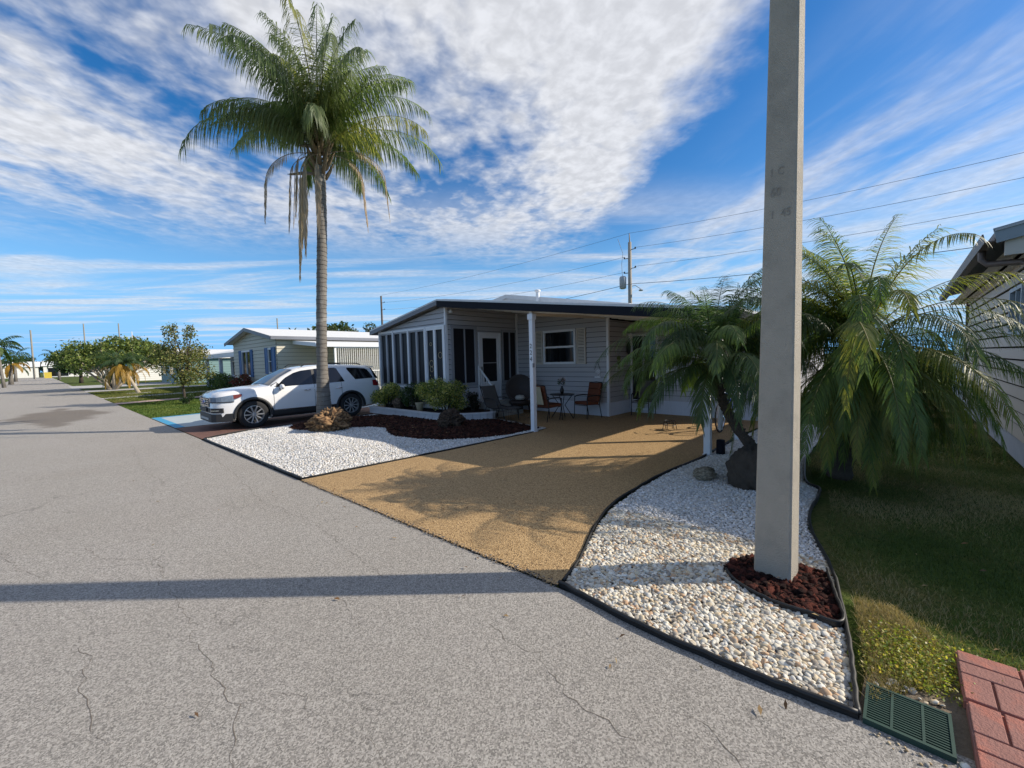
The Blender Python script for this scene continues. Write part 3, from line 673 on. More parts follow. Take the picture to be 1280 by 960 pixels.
# porch screens, street side: four bays of two screens
for i, (u0, u1, white) in enumerate(((.1, .93, 0), (.97, 1.86, 0), (1.9, 2.80, 0), (2.84, 3.75, 1))):
    um = (u0+u1)/2
    f = framebox(MB(), A0, A1, u0, u1, .98, 2.78, .055, -.02, .05); panel(f, A0, A1, um-.05, um+.05, 1.03, 2.725, -.02, .046)
    fo = f.build('window', MT['trim'] if white else MT['trimg'], hs)
    panel(MB(), A0, A1, u0+.04, u1-.04, 1.0, 2.76, -.03, 0).build('screen', MT['screen'], fo)
    if white:   # faint ring ornaments seen through the last bay
        for (u, z, r_) in ((u0+.23, 2.3, .05), (u0+.24, 1.7, .1), (u0+.24, 1.52, .08), (u1-.22, 1.95, .09), (u1-.22, 1.2, .06)):
            mb = MB(); c_ = Vector((7.738, 13.75-u, z)); mb.tube([c_+Vector((0, math.cos(t)*r_, math.sin(t)*r_)) for t in [k*PI/8 for k in range(17)]], .008, 5)
            mb.build('ornament', MT['towel'], fo)
mb = MB()
for u in (.05, .95, 1.88, 2.82, 3.79): panel(mb, A0, A1, u-.02, u+.045, .95, 2.84, .04, .075)
panel(mb, A0, A1, 0, 3.83, 2.78, 2.85, .02, .06); panel(mb, A0, A1, 0, 3.83, .92, .98, .02, .06); mb.build('mullion', MT['trim'], hs)
window(hs, B0, B1, .16, 1.2, .98, 2.84, MT['trimg'], MT['screen'], (.7,), (), .09, .04)
window(hs, B0, B1, 2.32, 3.1, .98, 2.78, MT['trimg'], MT['screen'], (2.72,), (), .08, .04)
# storm door
dr = panel(framebox(MB(), B0, B1, 1.26, 2.26, .42, 2.66, .07, -.02, .05), B0, B1, 1.33, 2.19, .49, .95, -.01, .03)
framebox(dr, B0, B1, 1.33, 2.19, .95, 2.59, .11, -.01, .03)
dro = dr.build('door', MT['trim'], hs, label='white storm door with tall dark glass')
panel(MB(), B0, B1, 1.40, 2.12, 1.0, 2.52, -.03, .012).build('pane', MT['screen'], dro)
panel(MB(), B0, B1, 1.40, 2.12, 1.66, 1.69, .012, .02).build('crossbar', MT['trimg'], dro)
MB().bar((9.12, 9.87, 1.4), (9.12, 9.87, 1.56), .02).build('handle', MT['black'], dro)
# shuttered window
wn = window(hs, C0, C1, 1.2, 2.49, 1.58, 2.68, MT['trim'], MT['glass'], (), (2.13,), .07, .05, bw=.06)
for u0, u1 in ((.84, 1.17), (2.52, 2.85)):
    s_ = framebox(MB(), C0, C1, u0, u1, 1.58, 2.68, .045, .0, .045)
    for k in range(22): panel(s_, C0, C1, u0+.045, u1-.045, 1.635+k*.0455, 1.635+k*.0455+.03, .005, .03)
    panel(s_, C0, C1, u0+.04, u1-.04, 2.09, 2.15, .01, .043)
    s_.build('shutter', M('shutter_beige', (.60, .56, .50), .6, var=.05), hs)
# entry door on the recessed wall
ed = framebox(MB(), E0, E1, .05, .93, .1, 2.46, .06, -.02, .05)
eo = ed.build('door', MT['trim'], hs, label='dark glazed entry door in the recess')
panel(MB(), E0, E1, .11, .87, .12, 2.40, -.03, .01).build('pane', MT['glass'], eo)
panel(MB(), E0, E1, .44, .5, .12, 2.40, .012, .03).build('stile', MT['trimg'], eo)
MB().bar((12.14, 5.5, 1.15), (12.14, 5.5, 1.28), .02).build('handle', MT['chrome'], eo)
window(hs, E0, E1, 1.15, 2.1, 1.3, 2.25, MT['trim'], MT['glass'], (), (1.78,), .06, .04)
# roofs
def roofpiece(q, th, mat=MT['metalroof'], name='roof'): return MB().slab(q, th).build(name, mat, hs)
XF = 7.5
roofpiece([(XF, 14.0, zr(14.0)), (XF, 10.0, zr(10)), (22, 10.0, zr(10)), (22, 14.0, zr(14.0))][::-1], .05)
roofpiece([(XF, 9.999, zr(10)), (XF, 1.95, zr(1.95)+.02), (22, 1.95, zr(1.95)+.02), (22, 9.999, zr(10))][::-1], .05)
mb = MB()   # standing ribs
for k in range(24):
    x = XF+.25+k*.6
    mb.bar((x, 10.0, zr(10)+.012), (x, 1.97, zr(1.97)+.03), .035, .03); mb.bar((x, 10.0, zr(10)+.012), (x, 13.98, zr(13.98)+.012), .035, .03)
mb.build('roof_rib', MT['metalroof'], hs)
def fasc(a, b, h, mat, th=.03, name='fascia', out=-.02, drop=.048):
    """vertical board from a to b, hanging below the roof sheet"""
    a = Vector(a); b = Vector(b); d = (b-a).normalized(); n = Vector((d.y, -d.x, 0)).normalized()
    q = []
    for p_, in ((a,), (b,)):
        for o in (out, out+th): q.append(p_+n*o)
    vs = [q[0], q[1], q[3], q[2]]; top = [v-Vector((0, 0, drop)) for v in vs]; lo = [v-Vector((0, 0, h)) for v in vs]
    return MB().add(lo+top, [(0,3,2,1),(4,5,6,7),(0,1,5,4),(1,2,6,5),(2,3,7,6),(3,0,4,7)]).build(name, mat, hs)
fasc((XF, 10.0, zr(10)), (XF, 1.95, zr(1.95)+.02), .225, MT['fascia'])
fasc((XF, 14.0, zr(14)), (XF, 10.0, zr(10)), .17, MT['fasciag'])
fasc((XF, 1.95, zr(1.95)+.02), (22, 1.95, zr(1.95)+.02), .17, MT['fascia'])
fasc((22, 14.0, zr(14)), (XF, 14.0, zr(14)), .17, MT['fasciag'])
# carport ceiling and beams
cl = MB(); cl.add([(7.53, 9.86, zr(9.9)-.175), (7.53, 1.98, zr(1.98)-.15), (12.15, 1.98, zr(1.98)-.15), (12.15, 6.25, zr(6.25)-.165), (10.84, 6.25, zr(6.25)-.165), (10.84, 9.86, zr(9.9)-.175)], [(0, 1, 2, 3, 4, 5)])
cl.build('ceiling', MT['beige'], hs)
mb = MB()
for x in [7.8+.4*i for i in range(11)]: mb.bar((x, 9.85 if x < 10.8 else 6.25, zr(9.85 if x < 10.8 else 6.25)-.178), (x, 2.0, zr(2.0)-.155), .03, .012)
mb.build('ceiling_rib', MT['trim'], hs)
MB().bar((7.56, 6.45, 2.87), (10.87, 6.45, 2.98), .07, .17).build('beam', MT['beige'], hs)
mb = MB(); mb.bar((7.68, 6.5, 2.90), (7.68, 2.3, 2.38), .08, .06); mb.build('beam', MT['beige'], hs)
MB().bar((7.6, 2.5, 2.36), (12.2, 2.5, 2.36), .08, .14).build('beam', MT['trim'], hs)
# bump-out roof behind
mb = MB(); mb.slab([(12, 15, 3.75), (12, 11.5, 4.34), (22, 11.5, 4.34), (22, 15, 3.75)][::-1], .15); mb.slab([(12, 11.499, 4.34), (12, 6.2, 3.42), (22, 6.2, 3.42), (22, 11.499, 4.34)][::-1], .15)
mb.add([(12.1, 14.8, 3.0), (12.1, 6.5, 3.0), (12.1, 6.5, 3.4), (12.1, 11.5, 4.25), (12.1, 14.8, 3.68)], [(0, 1, 2, 3, 4)]); mb.build('rear_roof', MT['metalroof'], hs)
mb = MB(); mb.lathe([(.07, 3.9), (.07, 4.22), (.11, 4.24), (.11, 4.3), (.02, 4.33)], (12.0, 9.86, 0), 12); mb.build('vent_pipe', MT['white'], hs, smooth=False)
# posts with numbers
def post(x, y, ztop, boot=None):
    mb = MB(); mb.box(x-.055, y-.055, 0, x+.055, y+.055, ztop); o = mb.build('post', MT['trim'], hs, bevel=.006)
    MB().box(x-.07, y-.07, 0, x+.07, y+.07, .02).build('post_foot', MT['trim'], o)
    MB().box(x-.075, y-.075, ztop-.13, x+.075, y+.075, ztop).build('post_cap', MT['trim'], o)
    return o
p1 = post(7.62, 6.46, 2.83); post(7.60, 2.46, 2.34); post(9.32, 2.46, 2.34)
for i, ch in enumerate('224'):
    M4 = Matrix.Translation(Vector((7.5645, 6.46, 2.02-i*.155))) @ Matrix(((0, 0, -1), (-1, 0, 0), (0, 1, 0))).to_4x4()
    text('house_number', ch, .15, MT['numb'], hs, M4, .003)
MB().box(7.56, 6.40, 1.56, 7.62, 6.42, 1.66).build('post_clip', MT['trimg'], hs)
# downspout beside the second post
mb = MB(); mb.tube([(7.74, 2.30, 2.3), (7.74, 2.30, .45)], .045, 8); mb.build('downspout', MT['trim'], hs, smooth=True)
# steps and handrail
mb = MB()
for k in range(3): mb.box(8.95, 9.9-.3*(3-k), .0+.0, 10.1, 9.9-.3*(2-k)-.003, .14+.14*k)
mb.build('steps', MT['conc2'], hs, bevel=.01)
mb = MB(); mb.bar((8.98, 9.88, 1.56), (8.98, 9.2, .88), .035, .045); mb.bar((8.98, 9.88, .78), (8.98, 9.22, .14), .03, .03)
mb.bar((8.98, 9.2, .0), (8.98, 9.2, .92), .05); mb.bar((8.98, 9.86, .44), (8.98, 9.86, 1.6), .045)
for k in range(1, 6):
    y = 9.86-.11*k; mb.bar((8.98, y, .78-.66*(9.88-y)/.66), (8.98, y, 1.54-.68*(9.88-y)/.68), .018)
mb.build('handrail', MT['white'], hs)
# small lights
mb = MB(); mb.lathe([(.03, 0), (.05, .02), (.06, .12), (.02, .16)], (12.12, 6.24, 2.35), 10); mb.box(12.08, 6.27, 2.36, 12.16, 6.30, 2.5); mb.build('wall_lamp', MT['white'], hs)
mb = MB(); mb.lathe([(.05, 0), (.06, .04), (.03, .1)], (7.9, 9.86, 3.2), 10); mb.build('floodlight', MT['white'], hs)

# wall decorations
mb = MB(); c0 = Vector((10.84, 6.66, 1.64))
mb.tube([c0, c0+Vector((0, .10, -.24))], .006, 5); mb.tube([c0, c0+Vector((0, -.10, -.24))], .006, 5)
d0 = mb.build('wire_sign', MT['black'], org=(10.86, 6.66, 1.24), label='small scrolled wire welcome ornament hanging on the grey siding', cat='wall ornament')
mb = MB(); rng = random.Random(3)
for k in range(9):
    cc = Vector((10.845, 6.66+rng.uniform(-.07, .07), 1.29+rng.uniform(-.06, .09))); r_ = rng.uniform(.02, .045)
    mb.tube([cc+Vector((0, math.cos(t)*r_, math.sin(t)*r_)) for t in [j*PI/6 for j in range(13)]], .006, 4)
mb.box(10.84, 6.56, 1.16, 10.85, 6.76, 1.19); mb.build('scrollwork', MT['trim'], d0)
mb = MB(); q = Vector((11.45, 6.28, 1.6))
mb.tube([q+Vector((0, 0, -.22)), q+Vector((.01, 0, -.08)), q+Vector((.0, 0, .1)), q+Vector((-.02, 0, .2))], [.012, .035, .04, .03], 7)
for s_, z in ((1, .08), (-1, .06), (1, -.02), (-1, -.06)): mb.tube([q+Vector((0, 0, z)), q+Vector((.08*s_, 0, z+.04)), q+Vector((.09*s_, 0, z+.11))], [.016, .014, .012], 6)
mb.build('wall_ornament', MT['yellowleaf'], org=tuple(q), smooth=True, label='olive cactus shaped ornament on the recessed side wall', cat='wall ornament')
mb = MB(); mb.lathe([(.02, -.03), (.12, -.03), (.13, -.015), (.10, 0), (.03, .0)], (0, 0, 0), 16, 'Y')
mb.v = [(x*1.0+12.02, y+6.27, z*1.5+2.02) for x, y, z in mb.v]
mb.build('wall_plaque', MT['black'], org=(12.02, 6.27, 2.02), label='dark oval plaque on the wall beside the entry door', cat='plaque')

# planter wall
pw = empty('planter_wall', (7.05, 9.2, .1), 'low white block planter wall curving round the porch shrubs', 'planter wall')
path = [(7.02, 13.25), (7.04, 11.2), (7.12, 9.5), (7.4, 9.0), (8.15, 8.5), (8.65, 8.95), (8.9, 9.15)]
mb = MB(); cap = MB(); pl_ = smoothline([(x, y, 0) for x, y in path], 5)
for k in range(2):
    acc = 0
    for a, b in zip(pl_[:-1], pl_[1:]):
        d = (b-a); 
        mb.bar(a+d*.02+Vector((0, 0, .12+.09*k)), b-d*.02+Vector((0, 0, .12+.09*k)), .10, .082)
for a, b in zip(pl_[:-1], pl_[1:]): cap.bar(a+Vector((0, 0, .275)), b+Vector((0, 0, .275)), .15, .04)
mb.build('block', MT['block'], pw); cap.build('cap', MT['block'], pw)
sheet('planter_soil', [(7.05, 13.3), (7.07, 11.2), (7.15, 9.5), (7.4, 9.05), (8.15, 8.55), (8.9, 9.15), (8.9, 9.9), (7.75, 9.9), (7.75, 13.3)], .22, GM['mbase'])
# wire border fence
wf = MB(); wp = [Vector(q) for q in ((8.1, 8.35, .1), (8.1, 7.7, .08), (7.95, 7.1, .05), (7.8, 6.6, .02))]
for a, b in zip(wp[:-1], wp[1:]):
    k = int((b-a).length/.06); 
    for i in range(k+1):
        c_ = a+(b-a)*i/k; wf.tube([c_, c_+Vector((0, 0, .30+.03*(i % 2)))], .004, 4)
    for z in (.06, .26): wf.tube([a+Vector((0, 0, z)), b+Vector((0, 0, z))], .005, 4)
wf.build('border_fence', MT['black'], org=(8.0, 7.5, 0), label='low black wire border fence between mulch and patio', cat='border fence')

# ================================================================== PALMS AND PLANTS
def frond(rng, base, az, el, L, droop, ll, ldroop, n, w_, cols, stiff=0.0, vee=.5, plume=.25, bare=.14, curl=0.0, seg=3, fwd=.75):
    """one feather frond: arching rachis with two rows of narrow drooping leaflets; returns arrays"""
    V = []; Fq = []; Cc = []
    p = Vector(base); k = 26; ds = L/k; pts = [p.copy()]; e = el; a = az
    for i in range(k):
        t = i/k; e = max(e-droop*(.35+1.6*t)/k, -1.5); a += curl/k
        p = p+Vector((math.cos(e)*math.cos(a), math.cos(e)*math.sin(a), math.sin(e)))*ds; pts.append(p.copy())
    rc = cols[2] if len(cols) > 2 else cols[0]
    r0 = .006+.009*L/2
    for i, q in enumerate(pts):        # rachis: three sided strip
        t = (pts[min(i+1, k)]-pts[max(i-1, 0)]).normalized(); s_ = t.cross(Vector((0, 0, 1)))
        s_ = s_.normalized() if s_.length > 1e-4 else Vector((1, 0, 0)); u = s_.cross(t); r_ = r0*(1-.85*i/k)
        V += [q+s_*r_, q-s_*r_, q+u*r_*.8]; Cc += [rc]*3
    for i in range(k):
        b = 3*i; Fq += [(b, b+3, b+4, b+1), (b+1, b+4, b+5, b+2), (b+2, b+5, b+3, b)]
    for j in range(n):
        t = bare+(1-bare)*(j+.5)/n; x = t*k; i = min(int(x), k-1); q = pts[i].lerp(pts[i+1], x-i)
        T = (pts[i+1]-pts[i]).normalized(); S = T.cross(Vector((0, 0, 1)))
        S = S.normalized() if S.length > 1e-4 else Vector((1, 0, 0)); U = S.cross(T)
        ln = ll*(math.sin(PI*min(1, .18+.82*(t-bare)/(1-bare)))**.55 if t < .97 else .5)*rng.uniform(.85, 1.1)
        ln = max(ln, ll*.35)
        for sd in (-1, 1):
            d = (S*sd*rng.uniform(.8, 1.05)+T*(fwd*rng.uniform(.8, 1.2)+.5*t)+U*(vee*rng.uniform(.3, 1.2)+rng.uniform(-plume, plume))).normalized()
            col = np.array(cols[0])*(1-(c:=rng.random()))+np.array(cols[1])*c; col = col*rng.uniform(.8, 1.2)
            P = q.copy(); dd = d.copy(); b0 = len(V)
            wv = (T-dd*T.dot(dd)).normalized()
            for m_ in range(seg+1):
                s_ = m_/seg; ww = w_*(.55+.9*s_ if s_ < .4 else .95*(1-s_)/.6+.06)
                V += [P+wv*ww*.5, P-wv*ww*.5]; Cc += [col, col]
                dd = (dd+Vector((0, 0, -1))*ldroop*rng.uniform(.7, 1.3)*(1.0-stiff)/seg).normalized(); P = P+dd*ln/seg
                wv = (wv-dd*wv.dot(dd)).normalized()
            for m_ in range(seg): b = b0+2*m_; Fq.append((b, b+1, b+3, b+2))
    return V, Fq, Cc
def add_frond(parent, name, mat, *a, label=None, **kw):
    V, Fq, Cc = frond(*a, **kw)
    o = npobj(name, [tuple(v) for v in V], Fq, mat, parent, None, np.array([tuple(c) for c in Cc]))
    return setp(o, label)

GR = [((.07, .12, .03), (.13, .17, .045), (.16, .17, .06)), ((.06, .10, .035), (.10, .14, .05), (.12, .14, .05)), ((.16, .19, .05), (.26, .25, .08), (.2, .2, .07)), ((.10, .14, .07), (.16, .19, .10), (.15, .17, .07))]
DEAD = ((.30, .23, .16), (.42, .34, .25), (.30, .24, .18))

# --- tall queen palm
qp = empty('queen_palm', (4.85, 11.78, .15), 'tall slender feather palm with ringed grey trunk and hanging dead fronds', 'palm tree')
rng = random.Random(11); ctr = []
for i in range(60):
    z = .12+i*7.25/59; ctr.append((4.85+.33*(z/7.4)**1.1-.03*math.sin(z*.7), 11.78+.3*(z/7.4)+.03*math.sin(z*.9), z))
rad = [(.205-.06*min(1, i/14)-.018*i/60)*(1+.035*math.sin(i*2.1)+rng.uniform(-.012, .012))+(.06*math.exp(-i/2.2)) for i in range(60)]
trk = MB().tube(ctr, rad, 18).build('trunk', MT['trunk'], qp, smooth=True)
mb = MB()     # leaf scar rings
for i in range(0, 56):
    z = .5+i*.122; t = (z-.12)/7.25*59; k = int(t); f_ = t-k; c_ = Vector(ctr[k]).lerp(Vector(ctr[k+1]), f_); r_ = rad[k]*(1-f_)+rad[k+1]*f_
    tl = rng.uniform(-.03, .03)
    ring = [c_+Vector((math.cos(a)*(r_+.002), math.sin(a)*(r_+.002), tl*math.cos(a))) for a in [2*PI*j/14 for j in range(15)]]; mb.tube(ring, .0065, 4, caps=False)
mb.build('trunk_ring', MT['bark'], qp)
top = Vector(ctr[-1])
mb = MB()
for i in range(26):                # boots and fibre below the crown
    a = i*2.4; z = -.35+i*.045; b = top+Vector((math.cos(a)*.12, math.sin(a)*.12, z)); mb.tube([b, b+Vector((math.cos(a)*.13, math.sin(a)*.13, .22)), b+Vector((math.cos(a)*.26, math.sin(a)*.26, .5))], [.06, .045, .02], 6)
mb.build('leaf_base', M('palm_boot', (.20, .15, .09), .9, var=.4, vs_=8), qp, smooth=True)
cr = top+Vector((0, 0, .55))
dF = math.atan2(F3.y, F3.x); dRt = dF-PI/2          # headings away from and to the right of the street corner
for i in range(46):
    az = i*2.39996+rng.uniform(-.25, .25); u = (i+.5)/46
    el = R(89-55*u**.9)+rng.uniform(-.12, .12)
    L = rng.choice([2.5, 3.1, 3.4, 3.7, 3.8])*(1 if u > .25 else .88)
    add_frond(qp, 'frond', MT['leaf'], rng, cr+Vector((0, 0, .3-.5*u)), az, el, L, rng.uniform(1.2, 1.7)-(.35 if u < .3 else 0), rng.uniform(.72, .95), 3.0, 96, .028, GR[rng.choice([0, 0, 1, 2, 3, 3])], vee=.2, plume=.85, bare=.16, fwd=.8)
for (da, el, L, dr, curl) in ((PI+.15, .1, 2.6, 5.5, .1), (PI-.5, .1, 2.9, 6.0, 0), (.05, .35, 3.3, 3.0, -.1), (-.1, .05, 2.9, 3.4, .2), (PI+.05, .3, 3.0, 3.2, .1), (PI+.9, -.2, 2.0, 5.6, 0), (PI+.4, .0, 2.4, 6.0, 0), (-1.7, -.2, 3.3, 6.0, .2), (-1.3, -.1, 2.7, 6.0, .3), (-1.9, -.3, 3.9, 6.5, .0), (-2.3, .1, 2.2, 6, .1)):
    add_frond(qp, 'dead_frond', MT['leafd'], rng, top+Vector((0, 0, .25)), dRt+da, el, L, dr, .36, 3.2, 60, .026, DEAD, label='brown dead frond hanging down the trunk', vee=0, bare=.3, fwd=1.0, seg=2)
for (da, el, L, z) in ((PI, .02, .95, -.25), (PI+.1, .12, .6, .45)):
    d_ = Vector((math.cos(dRt+da)*math.cos(el), math.sin(dRt+da)*math.cos(el), math.sin(el))); b = top+Vector((0, 0, z))
    MB().tube([b, b+d_*L*.5+Vector((0, 0, .03)), b+d_*L*.85, b+d_*L], [.035, .05, .03, .004], 7).build('seed_sheath', M('sheath', (.22, .19, .16), .8, var=.3), qp, smooth=True)

# --- date palms beside the carport
def datepalm(name, label, base, crown, nf, L, trunk_r, seed, els, bulb=None, spread=None, cols=None, lean_pts=None, extra=0):
    rng = random.Random(seed); t = empty(name, (*base, 0), label, 'palm tree')
    cr_ = Vector(crown); pts = lean_pts or [Vector((*base, 0)), Vector((*base, 0)).lerp(cr_, .35), Vector((*base, 0)).lerp(cr_, .7), cr_]
    pts = smoothline(pts, 8)
    mb = MB(); n = len(pts); mb.tube(pts, [trunk_r*(1.25-.35*i/n)*(1+.10*math.sin(i*1.9)) for i in range(n)], 12)
    for i in range(4, n-1):          # stubs of cut leaves
        for k in range(7):
            a = k*2*PI/7+i*1.3; d_ = Vector((math.cos(a), math.sin(a), .9)).normalized()
            b = pts[i]+Vector((math.cos(a), math.sin(a), 0))*trunk_r*.8; mb.tube([b, b+d_*trunk_r*.75], [trunk_r*.34, trunk_r*.16], 5)
    mb.build('trunk', MT['bark'], t)
    if bulb:
        (bx, by, r_, h_) = bulb; rr = np.random.default_rng(seed); v, f_ = ico(3)
        s = np.array([r_, r_, h_/1.6]); nz = np.array([mnoise.noise(Vector(q)*3.1)*.22+mnoise.noise(Vector(q)*9)*.12+abs(mnoise.noise(Vector(q)*14))*.22 for q in v])
        vv = v*(1+nz[:, None])*s+np.array([bx, by, h_*.42]); o = npobj('root_bulb', vv, f_, MT['bark'], t, smooth=True)
    for i in range(nf):
        u = (i+.5)/nf; az = i*2.39996+rng.uniform(-.3, .3)
        if spread and u < .5 and abs((az-spread+PI) % (2*PI)-PI) < R(50): az += R(100)+rng.uniform(0, R(60))     # upright fronds keep clear of the neighbour's eave
        el = els[0]+(els[1]-els[0])*u**.85+rng.uniform(-.12, .12)
        c3 = cols or GR; cc = c3[rng.randrange(len(c3))]
        add_frond(t, 'frond', MT['leaf'], rng, cr_+Vector((math.cos(az)*.06, math.sin(az)*.06, .12-.25*u)), az, el, L*rng.uniform(.82, 1.08)*(.76 if u < .12 else (.9 if u < .3 else 1))*(.85 if u > .8 else 1), rng.uniform(1.3, 2.1)*(.45 if u < .1 else (1 if u < .55 else .7)), rng.uniform(.28, .40), 1.5, 78, .0125, cc, vee=.3, bare=.12, fwd=.75, curl=rng.uniform(-.3, .3), seg=3)
    for i in range(extra):
        az = R(rng.uniform(165, 290)); add_frond(t, 'frond', MT['leaf'], rng, cr_+Vector((0, 0, -.15)), az, R(rng.uniform(-50, 5)), L*rng.uniform(.6, .85), rng.uniform(.9, 1.6), rng.uniform(.28, .38), 1.5, 64, .0125, (cols or GR)[i % 2], vee=.2, bare=.12, fwd=.75, curl=rng.uniform(-.5, .5), seg=3)
    return t
GD = [((.06, .11, .025), (.11, .17, .035), (.15, .17, .06)), ((.035, .075, .03), (.06, .10, .035), (.12, .14, .06)), ((.11, .15, .025), (.20, .20, .04), (.2, .19, .06)), ((.05, .09, .03), (.09, .13, .04), (.14, .16, .06))]
datepalm('date_palm', 'leaning date palm with swollen dark root bulb in the white chips', (6.12, 1.28), (6.2, 1.95, 1.72), 62, 1.62, .06, 21, (R(86), R(-10)), bulb=(5.98, 1.42, .24, .52),
         lean_pts=[Vector((6.22, 1.12, .02)), Vector((6.18, 1.25, .32)), Vector((6.12, 1.55, .68)), Vector((6.18, 1.8, 1.1)), Vector((6.2, 1.95, 1.7))], cols=[GD[0], GD[1], GD[1], GD[3]])
datepalm('date_palm', 'big bushy date palm whose fronds arch across the lawn', (7.35, .62), (7.15, .40, 1.85), 104, 2.15, .12, 33, (R(86), R(-26)), extra=24, spread=R(-45), cols=[GD[0], GD[2], GD[2], GD[3], GD[0]])

def leafcloud(centers, radii, n, size, cols, seed, aspect=.5, shell=.5, flat=.3):
    rg = np.random.default_rng(seed); C_ = np.array(centers, float); Rr = np.array(radii, float)
    wt = (Rr[:, 0]*Rr[:, 1]*Rr[:, 2])**.67; idx = rg.choice(len(C_), n, p=wt/wt.sum())
    d = rg.normal(size=(n, 3)); d /= np.linalg.norm(d, axis=1)[:, None]
    rad_ = (shell+(1-shell)*rg.random(n))*(1+.22*rg.normal(size=n)*.6)
    P = C_[idx]+d*rad_[:, None]*Rr[idx]
    P = P[P[:, 2] > .02]; n = len(P); d = d[:n]
    a = rg.normal(size=(n, 3)); a /= np.linalg.norm(a, axis=1)[:, None]
    b = np.cross(a, rg.normal(size=(n, 3))); b /= np.linalg.norm(b, axis=1)[:, None]
    s = size*rg.uniform(.6, 1.3, n)[:, None]
    V = np.stack([P-a*s*.5, P+b*s*aspect*.5, P+a*s*.5, P-b*s*aspect*.5], 1).reshape(-1, 3)
    Fc = np.arange(4*n).reshape(-1, 4); cols = np.array(cols)
    cc = cols[rg.integers(0, len(cols), n)]*rg.uniform(.7, 1.25, (n, 1))
    return V, Fc, np.repeat(cc, 4, 0)
def shrub(name, label, cat, c, r, n, size, cols, seed, lumps=9, group=None, aspect=.5, z0=None, stems=True):
    rg = random.Random(seed); z0 = 0 if z0 is None else z0
    t = empty(name, (c[0], c[1], z0), label, cat, group)
    cs, rs = [], []
    for i in range(lumps):
        a = i*2.4; u = rg.uniform(.25, .75); cs.append((c[0]+math.cos(a)*r[0]*u, c[1]+math.sin(a)*r[1]*u, c[2]+rg.uniform(-.5, .5)*r[2])); k = rg.uniform(.35, .55); rs.append((r[0]*k, r[1]*k, r[2]*k))
    V, Fc, cc = leafcloud(cs, rs, n, size, cols, seed, aspect)
    npobj('foliage', V, Fc, MT['leaf'], t, None, cc)
    if stems:
        mb = MB()
        for i in range(6):
            a = i*1.05; mb.tube([(c[0]+math.cos(a)*.04, c[1]+math.sin(a)*.04, z0), (c[0]+math.cos(a)*r[0]*.4, c[1]+math.sin(a)*r[1]*.4, c[2]+r[2]*.3)], [.018, .008], 5)
        mb.build('stem', MT['bark'], t)
    return t
CRO = [(.14, .18, .04), (.08, .13, .035), (.32, .34, .09), (.50, .48, .2), (.06, .10, .03), (.44, .41, .14)]
DKG = [(.03, .06, .018), (.045, .08, .02), (.02, .045, .015)]
MDG = [(.05, .10, .02), (.09, .14, .03), (.035, .07, .015), (.14, .17, .05)]
shrub('croton_bush', 'rounded variegated yellow-green croton at the planter corner', 'shrub', (7.5, 9.75, .78), (.70, .74, .54), 8000, .066, CRO, 5, z0=.2)
shrub('croton_bush', 'yellow-green croton at the far planter end behind the car', 'shrub', (7.4, 12.75, .72), (.55, .72, .46), 5200, .066, CRO, 6, z0=.2)
shrub('dark_bush', 'dark green mounded bush in the middle of the planter', 'shrub', (7.4, 11.15, .78), (.42, .62, .52), 2900, .06, DKG, 7, z0=.2)
shrub('dark_bush', 'small dark reddish bush beside the porch steps', 'shrub', (8.45, 9.6, .55), (.28, .25, .34), 900, .06, [(.03, .035, .018), (.06, .03, .02), (.02, .04, .015)], 8, z0=.2)
# spiky plant
rng = random.Random(5); V = []; Fq = []; Cc = []
for i in range(44):
    a = i*2.4; e = rng.uniform(.5, 1.45); d_ = Vector((math.cos(a)*math.cos(e), math.sin(a)*math.cos(e), math.sin(e))); L = rng.uniform(.45, .8); s_ = d_.cross(Vector((0, 0, 1))).normalized(); b = Vector((7.5, 11.75, .3))
    n0 = len(V)
    for t, w_ in ((0, .014), (.5, .018), (1, .002)):
        q = b+d_*L*t+Vector((0, 0, -.12*t*t)); V += [q+s_*w_, q-s_*w_]; Cc += [(.07, .12, .05)]*2
    Fq += [(n0, n0+1, n0+3, n0+2), (n0+2, n0+3, n0+5, n0+4)]
npobj('spiky_plant', [tuple(v) for v in V], Fq, MT['leaf'], None, (7.5, 11.75, .3), np.array(Cc))['label'] = 'spiky upright sword-leaved plant in front of the porch screens'
bpy.data.objects['spiky_plant']['category'] = 'plant'
def boulder(name, label, c, r, seed, cols, mat=None, rough=.35, lvl=4):
    v, f_ = ico(lvl); rg = Vector((seed*3.1, seed*1.7, 0)); out = []; cc = []
    for q in v:
        Q = Vector(q); n1 = mnoise.noise(Q*1.6+rg); n2 = mnoise.noise(Q*5+rg); n3 = abs(mnoise.noise(Q*12+rg)); n4 = mnoise.noise(Vector((Q.x*20, Q.y*20, Q.z*9))+rg)
        k = 1+rough*(n1*.8+n2*.5-n3*.5+n4*.22); out.append((q[0]*r[0]*k, q[1]*r[1]*k, q[2]*r[2]*k))
        u = min(1, max(0, .5+n4*1.4-n3*.6)); cc.append([cols[0][i]*(1-u)+cols[1][i]*u for i in range(3)])
    V = np.array(out)+np.array(c); o = npobj(name, V, f_, mat or MT['lavalike'], None, (c[0], c[1], 0), np.array(cc), smooth=True)
    return setp(o, label, 'boulder')
MT['lavalike'] = M('rough_rock', (0, 0, 0), .95, var=.35, vs_=25, attr=True, bump=1.0, bs=35, spec=.2)
boulder('boulder', 'big shaggy tan and brown rock in front of the tall palm', (4.42, 10.35, .28), (.48, .42, .36), 1, [(.07, .04, .025), (.42, .26, .13)], rough=.5)
boulder('boulder', 'dark rounded rock on the mulch below the planter corner', (6.45, 8.2, .28), (.34, .32, .27), 2, [(.03, .022, .018), (.11, .075, .05)], rough=.4)
